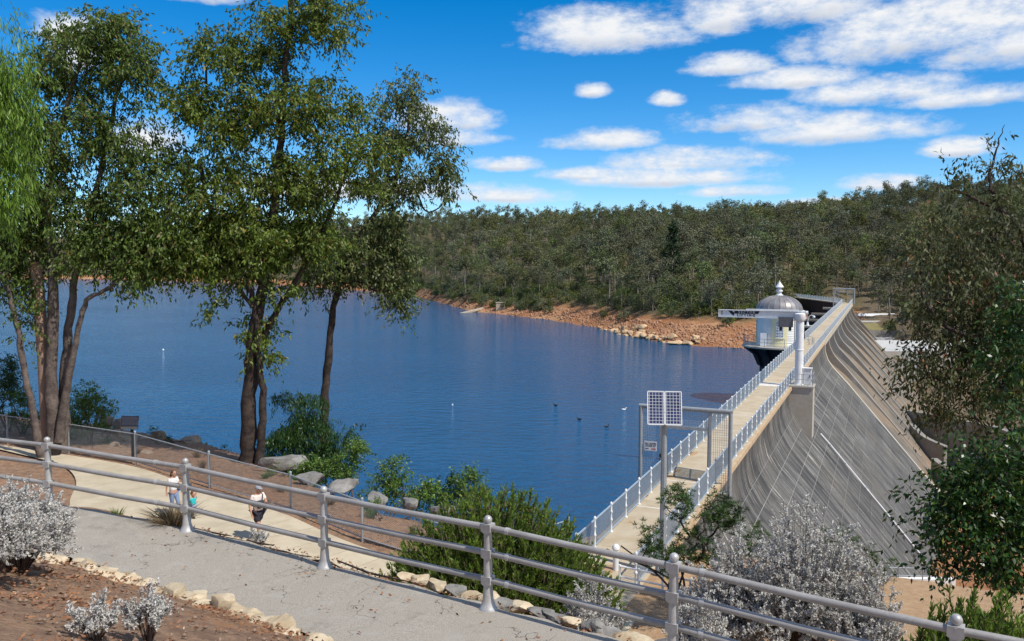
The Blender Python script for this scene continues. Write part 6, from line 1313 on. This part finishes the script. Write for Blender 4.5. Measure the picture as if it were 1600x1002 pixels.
pl_ = ony(1166, 446, 250); lpz = gz; fp = thing('light_pole', 'tall thin light pole with twin floodlights beside the lookout', 'light pole', (pl_[0], 250, lpz)); mb = MB(); mb.tube([(pl_[0], 250, lpz), (pl_[0], 250, lpz + 5.2)], .09, 8); mb.build('pole', M['galv'], fp, sm=True)
for s in (-.5, .5):
    mb = MB(); mb.box((pl_[0] + s, 249.8, lpz + 5.4), (.6, .3, .45)); mb.build('floodlight', M['galv_dark'], fp)
mb = MB(); mb.box((pl_[0], 250, lpz + 5.2), (1.4, .1, .1)); mb.build('crossarm', M['galv'], fp)
cp_ = ony(1190, 449, 256); cz_ = 10.4 - (451 - 412) / 1300 * 256
pk = MB(); pk.box((cp_[0] + 1, 259, cz_ - 1.5), (16, 9, 3.0)); cpk = pk.build('car_park', M['old_conc']); tag(cpk, kind='structure')
car = thing('parked_car', 'white car parked on the far bank behind the tower dome', 'car', (cp_[0], 256, cz_))
side = [(-2.1, .35), (-2.1, .75), (-1.9, .95), (-1.3, 1.02), (-.75, 1.45), (.7, 1.48), (1.5, 1.02), (2.05, .9), (2.12, .4)]
mb = MB(); mb.prism([(x, z) for x, z in side], np.array([cp_[0], 255.1, cz_]), (np.array([1., 0, 0]), UP, np.array([0, 1., 0])), 1.75); mb.build('body', M['white'], car)
for poly in ([(-1.15, 1.05), (-.7, 1.4), (-.05, 1.42), (-.05, 1.05)], [(.05, 1.05), (.05, 1.42), (.65, 1.42), (1.3, 1.05)]):
    mb = MB(); mb.prism(poly, np.array([cp_[0], 255.085, cz_]), (np.array([1., 0, 0]), UP, np.array([0, 1., 0])), .03); mb.build('window', M['dark'], car)
for x in (-1.3, 1.35):
    for yv in (255.0, 256.75):
        mb = MB(); mb.lathe((cp_[0] + x, yv, cz_ + .33), [(.33, 0), (.33, .2)], 14, (0, 1, 0)); wh = mb.build('wheel', M['dark'], car)
        mb = MB(); mb.lathe((cp_[0] + x, yv - .02, cz_ + .33), [(.19, 0), (.19, .05)], 10, (0, 1, 0)); mb.build('rim', M['galv'], wh)
# downstream side of the far abutment: kerbs, lawn, walls
M['lawn'] = pmat('dry_lawn', (.17, .15, .05), (.22, .18, .08), .4, .95, 0, .2); M['pitch'] = pmat('stone_pitching', (.30, .29, .28), (.18, .17, .17), .9, .9, 0, .6, .2, 2.5); M['dirt'] = pmat('pink_dirt', (.44, .28, .19), (.36, .22, .15), .3, .95, 0, .1)
def strip(name, label, cat, px0, px1, yt, yb, Y0, Y1, mat, kind=None):
    a_, b_, c_, d_ = ony(px0, yb, Y0), ony(px1, yb, Y0), ony(px1, yt, Y1), ony(px0, yt, Y1); mb = MB(); nn = unit(np.cross(b_ - a_, d_ - a_)); mb.add([a_, b_, c_, d_] + [p - nn * 1.0 for p in (a_, b_, c_, d_)], [(0, 1, 2, 3), (7, 6, 5, 4), (0, 4, 5, 1), (1, 5, 6, 2), (2, 6, 7, 3), (3, 7, 4, 0)]); o = mb.build(name, mat); return tag(o, label, cat, None, kind)
strip('dirt_terrace', None, None, 1338, 1600, 481, 506, 236, 262, M['dirt'], 'structure'); strip('kerb', 'white kerb line on the terrace right of the far end of the dam', 'kerb', 1340, 1398, 490, 494, 243, 243.3, M['white'])
strip('kerb', 'lower pale kerb beside the dry lawn right of the far end of the dam', 'kerb', 1340, 1375, 501, 504, 235, 235.3, M['dam_pale']); strip('lawn', None, None, 1342, 1470, 505, 524, 226, 234.5, M['lawn'], 'structure')
strip('retaining_wall', 'pale concrete retaining wall below the dry lawn', 'wall', 1348, 1500, 516, 527, 225.5, 225.7, M['dam_grey']); strip('stone_pitching', 'grey stone-pitched bank below the retaining wall', 'stone bank', 1356, 1520, 527, 546, 217, 224, M['pitch'])
strip('parapet_wall', 'low white parapet wall below the stone-pitched bank', 'wall', 1362, 1560, 532, 549, 212, 212.2, M['white_wall']); strip('abutment_wall', 'brownish concrete abutment wall right of the dam face', 'wall', 1375, 1600, 549, 610, 200, 205, M['dam_grey'])
def wall_line(name, label, pts, h, w, mat):
    L = smooth_line(pts, 6); mb = MB(); vs = []
    for i, p in enumerate(L):
        d = unit(L[min(i + 1, len(L) - 1)] - L[max(i - 1, 0)]); n_ = np.array([-d[1], d[0], 0]); vs += [p + n_ * w / 2, p - n_ * w / 2, p - n_ * w / 2 - UP * h, p + n_ * w / 2 - UP * h]
    n = len(L); mb.add(vs, [(4 * i + k, 4 * i + (k + 1) % 4, 4 * i + 4 + (k + 1) % 4, 4 * i + 4 + k) for i in range(n - 1) for k in range(4)] + [(0, 1, 2, 3), (4 * n - 1, 4 * n - 2, 4 * n - 3, 4 * n - 4)]); o = mb.build(name, mat, sm=True); return tag(o, label, 'wall')
wall_line('training_wall', 'long curved concrete training wall below the spillway', [ony(1400, 638, 150), ony(1440, 645, 140), ony(1500, 656, 130), ony(1560, 668, 122), ony(1640, 700, 112)], 9, 1.0, M['dam_grey'])
wall_line('sill_wall', 'curved concrete sill at the toe of the spillway, nearer the dam', [ony(1425, 662, 128), ony(1445, 682, 124), ony(1478, 697, 121)], 4, .8, M['dam_grey']); wall_line('sill_wall', 'lower curved concrete sill half hidden by the dark green tree', [ony(1460, 716, 112), ony(1480, 730, 108), ony(1512, 740, 105)], 3, .8, M['dam_grey'])
# toe rail and white plinth below the dam face
tf0, tf1 = ony(1366, 878, 57), ony(1442, 886, 57); z0 = float(z_near(30, 58)); fz = ony(1440, 912, 57)[2]; tr_ = thing('toe_railing', 'thin grey pipe railing at the foot of the dam face', 'railing', (tf1[0], 57, fz))
for z in (1.15, .6): 
    mb = MB(); mb.tube([(tf0[0] - 2, 57, fz + z + .1), (tf1[0] + 1.2, 57, fz + z - .1)], .035, 6); mb.build('rail', M['galv'], tr_)
for q in (0, .5, 1.0):
    x = tf0[0] + (tf1[0] - tf0[0]) * q; mb = MB(); mb.tube([(x, 57, fz - .4), (x, 57, fz + 1.2)], .04, 6); mb.build('post', M['galv'], tr_)
kb = MB(); kb.box(((tf0[0] + tf1[0]) / 2 + 1, 57.6, fz - .2), (6.5, .5, .7)); ko = kb.build('toe_kerb', M['white_wall']); tag(ko, 'white concrete kerb at the foot of the dam face', 'kerb')

# ------------------------------------------------------------------ on the water
for (x, y, lb) in ((707, 634, 'white buoy in the middle of the lake'), (255, 548, 'white buoy on the far left of the lake')):
    p = onz(x, y, -8); o = thing('buoy', lb, 'buoy', tuple(p)); s = 3.0 / F * p[1] / 2
    mb = MB(); mb.ball(p + UP * s * .6, s, 12, 8, (1, 1, 1)); mb.build('float', M['white'], o, sm=True); mb = MB(); mb.lathe(p, [(s * .35, s * 1.4), (s * .3, s * 2.2), (s * .05, s * 2.3)], 8); mb.build('top_mark', M['white'], o)
def duck(x, y, lb, mat, rz):
    p = onz(x, y, -8); o = thing('duck', lb, 'duck', tuple(p), 'ducks on the lake'); o.rotation_euler = (0, 0, rz); ORG[o.name] = np.zeros(3)
    L = [(-.30, 0, .16), (-.24, 0, .11), (-.05, 0, .07), (.14, 0, .08), (.20, 0, .16), (.23, 0, .27), (.30, 0, .30), (.38, 0, .28)]
    mb = MB(); mb.tube(L, [.02, .08, .13, .10, .05, .045, .05, .015], 10); mb.build('body', mat, o, sm=True); mb = MB(); mb.tube([(.36, 0, .285), (.44, 0, .27)], [.02, .008], 6); mb.build('bill', M['yellow'], o)
duck(948, 667, 'dark duck swimming nearest the walkway', M['dark'], .4); duck(975, 641, 'pale duck leaving a wake, beyond the dark one', M['white'], 0.1); duck(905, 656, 'small dark duck left of the other ducks', M['dark'], 2.6); duck(868, 634, 'leftmost small dark duck, farthest out', M['dark'], 2.9)

# ------------------------------------------------------------------ litter: dead leaves, bark strips, fallen twigs
R = np.random.default_rng(95); C_, D_ = [], []
def scatter(n, f):
    k = 0
    while k < n:
        x, y = f()
        if x is None: continue
        C_.append((x, y, float(z_near(x, y)) + .07)); D_.append((R.normal(), R.normal(), R.normal() * .25)); k += 1
upa = np.array(upc)
def nearpath(lo, hi):
    def f():
        p = upa[R.integers(20, len(upa) - 14)]; q = upa[min(len(upa) - 1, 1)]; return p[0] + R.normal() * .3, p[1] + R.uniform(lo, hi)
    return f
scatter(1500, nearpath(.02, .32)); scatter(900, nearpath(-3.0, -2.2)); 
def mulch():
    x, y = R.uniform(-8, .5), R.uniform(6.5, 13); s = float(pl_dist(np.array([x]), np.array([y]), UPL)[0]); k = hash_noise(x, y, 1.6); return (x, y) if s < -2.2 and k + R.normal() * .35 > .15 else (None, None)
scatter(2600, mulch)
def fenceside():
    i = R.integers(2, len(CF) - 3); q = R.random(); p = CF[i] + (CF[i + 1] - CF[i]) * q; return p[0] + R.normal() * .3, p[1] + R.normal() * .45 + .1
scatter(1500, fenceside)
def bank():
    x = R.uniform(-14, -3); s = R.uniform(.4, 5); p = np.interp(x, [q[0] for q in UPL], [q[1] for q in UPL]); return x, p + s
scatter(1200, bank)
def shelf():
    x, y = R.uniform(-30, -2), R.uniform(26, 50); a_, b_ = float(pl_dist(np.array([x]), np.array([y]), LOW_F)[0]), float(pl_dist(np.array([x]), np.array([y]), LIP)[0]); return (x, y) if a_ > .3 and b_ < .5 and hash_noise(x, y, .8) + R.normal() * .4 > 0 else (None, None)
scatter(3200, shelf)
def onpath():
    p = upa[R.integers(20, len(upa) - 12)]; return p[0] + R.normal() * .4, p[1] - abs(R.normal()) * .9
C0 = len(C_); scatter(160, onpath); C_[C0:] = [(x, y, UPZ + .045) for x, y, z in C_[C0:]]
C_, D_ = np.array(C_), np.array(D_); v, q, r = leaf_quads(C_, D_, .06, .028, R); M['litter'] = leafmat('dead_leaves', (.11, .05, .03), (.40, .19, .09), (.5, .38, .24), .8, .1); lt = finish('leaf_litter', np_mesh('leaf_litter', v, q, r), M['litter']); tag(lt, 'brown and orange fallen leaves on the mulch and path edges', 'leaf litter', None, 'stuff')
mb = MB(); 
for i in range(26):
    k = R.integers(14, 46); p = upa[k] + np.array([0, R.uniform(.12, .3), 0]); d = unit(upa[min(k + 3, len(upa) - 1)] - upa[k]); L = R.uniform(.6, 1.6); p[2] = float(z_near(p[0], p[1])) + .05; mb.tube([p - d * L / 2, p + R.normal(size=3) * .03, p + d * L / 2 + np.array([0, R.normal() * .06, 0])], [.012, .02, .008], 5)
bs = mb.build('bark_strips', M['bark_dark']); tag(bs, 'dark fallen bark strips along the outer edge of the asphalt path', 'bark', None, 'stuff')
V_, Q_ = [], []; b0 = 0
for _ in range(900):
    x, y = R.uniform(-9, 1), R.uniform(6.5, 13.5); s = float(pl_dist(np.array([x]), np.array([y]), UPL)[0])
    if s > -2.15: continue
    sz = R.uniform(.012, .045); V_.append(tv * sz * R.uniform(.7, 1.3, 3) + np.array([x, y, float(z_near(x, y)) + .05])); Q_.append(tf + b0); b0 += 5
M['grit'] = pmat('mulch_grit', (.30, .21, .15), (.17, .11, .08), 6, .95, 0, 0); gr = finish('mulch_stones', np_mesh('mulch_stones', np.concatenate(V_), np.concatenate(Q_)), M['grit']); tag(gr, 'small stones and chips in the mulch', 'gravel', None, 'stuff')

R2 = np.random.default_rng(97)
for i in range(9):
    x, y, lb = ((-20.5, 41.5, 'dry tuft left of the boulders on the bank'), (-14.8, 38.6, 'dry tuft between the sign and the tallest gum'), (-13.6, 36.0, 'dry tuft behind the fence below the tallest gum'), (-10.6, 35.2, 'dry tuft right of the tallest gum foot'), (-9.2, 32.6, 'dry tuft behind the fence near the man'), (-7.0, 31.4, 'dry tuft below the pale rock ledge'), (-5.2, 30.2, 'dry tuft below the long rock ledge'), (-3.4, 28.6, 'dry tuft at the fence end by the spiky bush'), (-17.6, 38.6, 'dry tuft at the foot of the information sign'))[i]
    tussock('grass_tussock', lb, (x, y), R2.uniform(.25, .4), R2.uniform(.3, .5), 120, 300 + i, M['leaf_straw'] if i % 3 else M['leaf_bush'])
# things that would still share a label are told apart by their order from the left
same = {}
for o in list(bpy.data.objects):
    if o.parent is None and o.get('label') and o.get('group'): same.setdefault(o['label'], []).append(o)
ORD = ['leftmost', 'second from left', 'third from left', 'fourth from left', 'fifth from left', 'sixth from left', 'seventh from left', 'eighth from left', 'ninth from left', 'tenth from left', 'eleventh from left', 'twelfth from left', 'thirteenth from left']
for lb, os_ in same.items():
    if len(os_) < 2 or len(os_) > 13: continue
    os_.sort(key=lambda o: o.location.x / o.location.y)
    for i, o in enumerate(os_): o['label'] = lb + ', ' + (('left one', 'right one')[i] if len(os_) == 2 else ('rightmost' if i == len(os_) - 1 else ORD[i]))
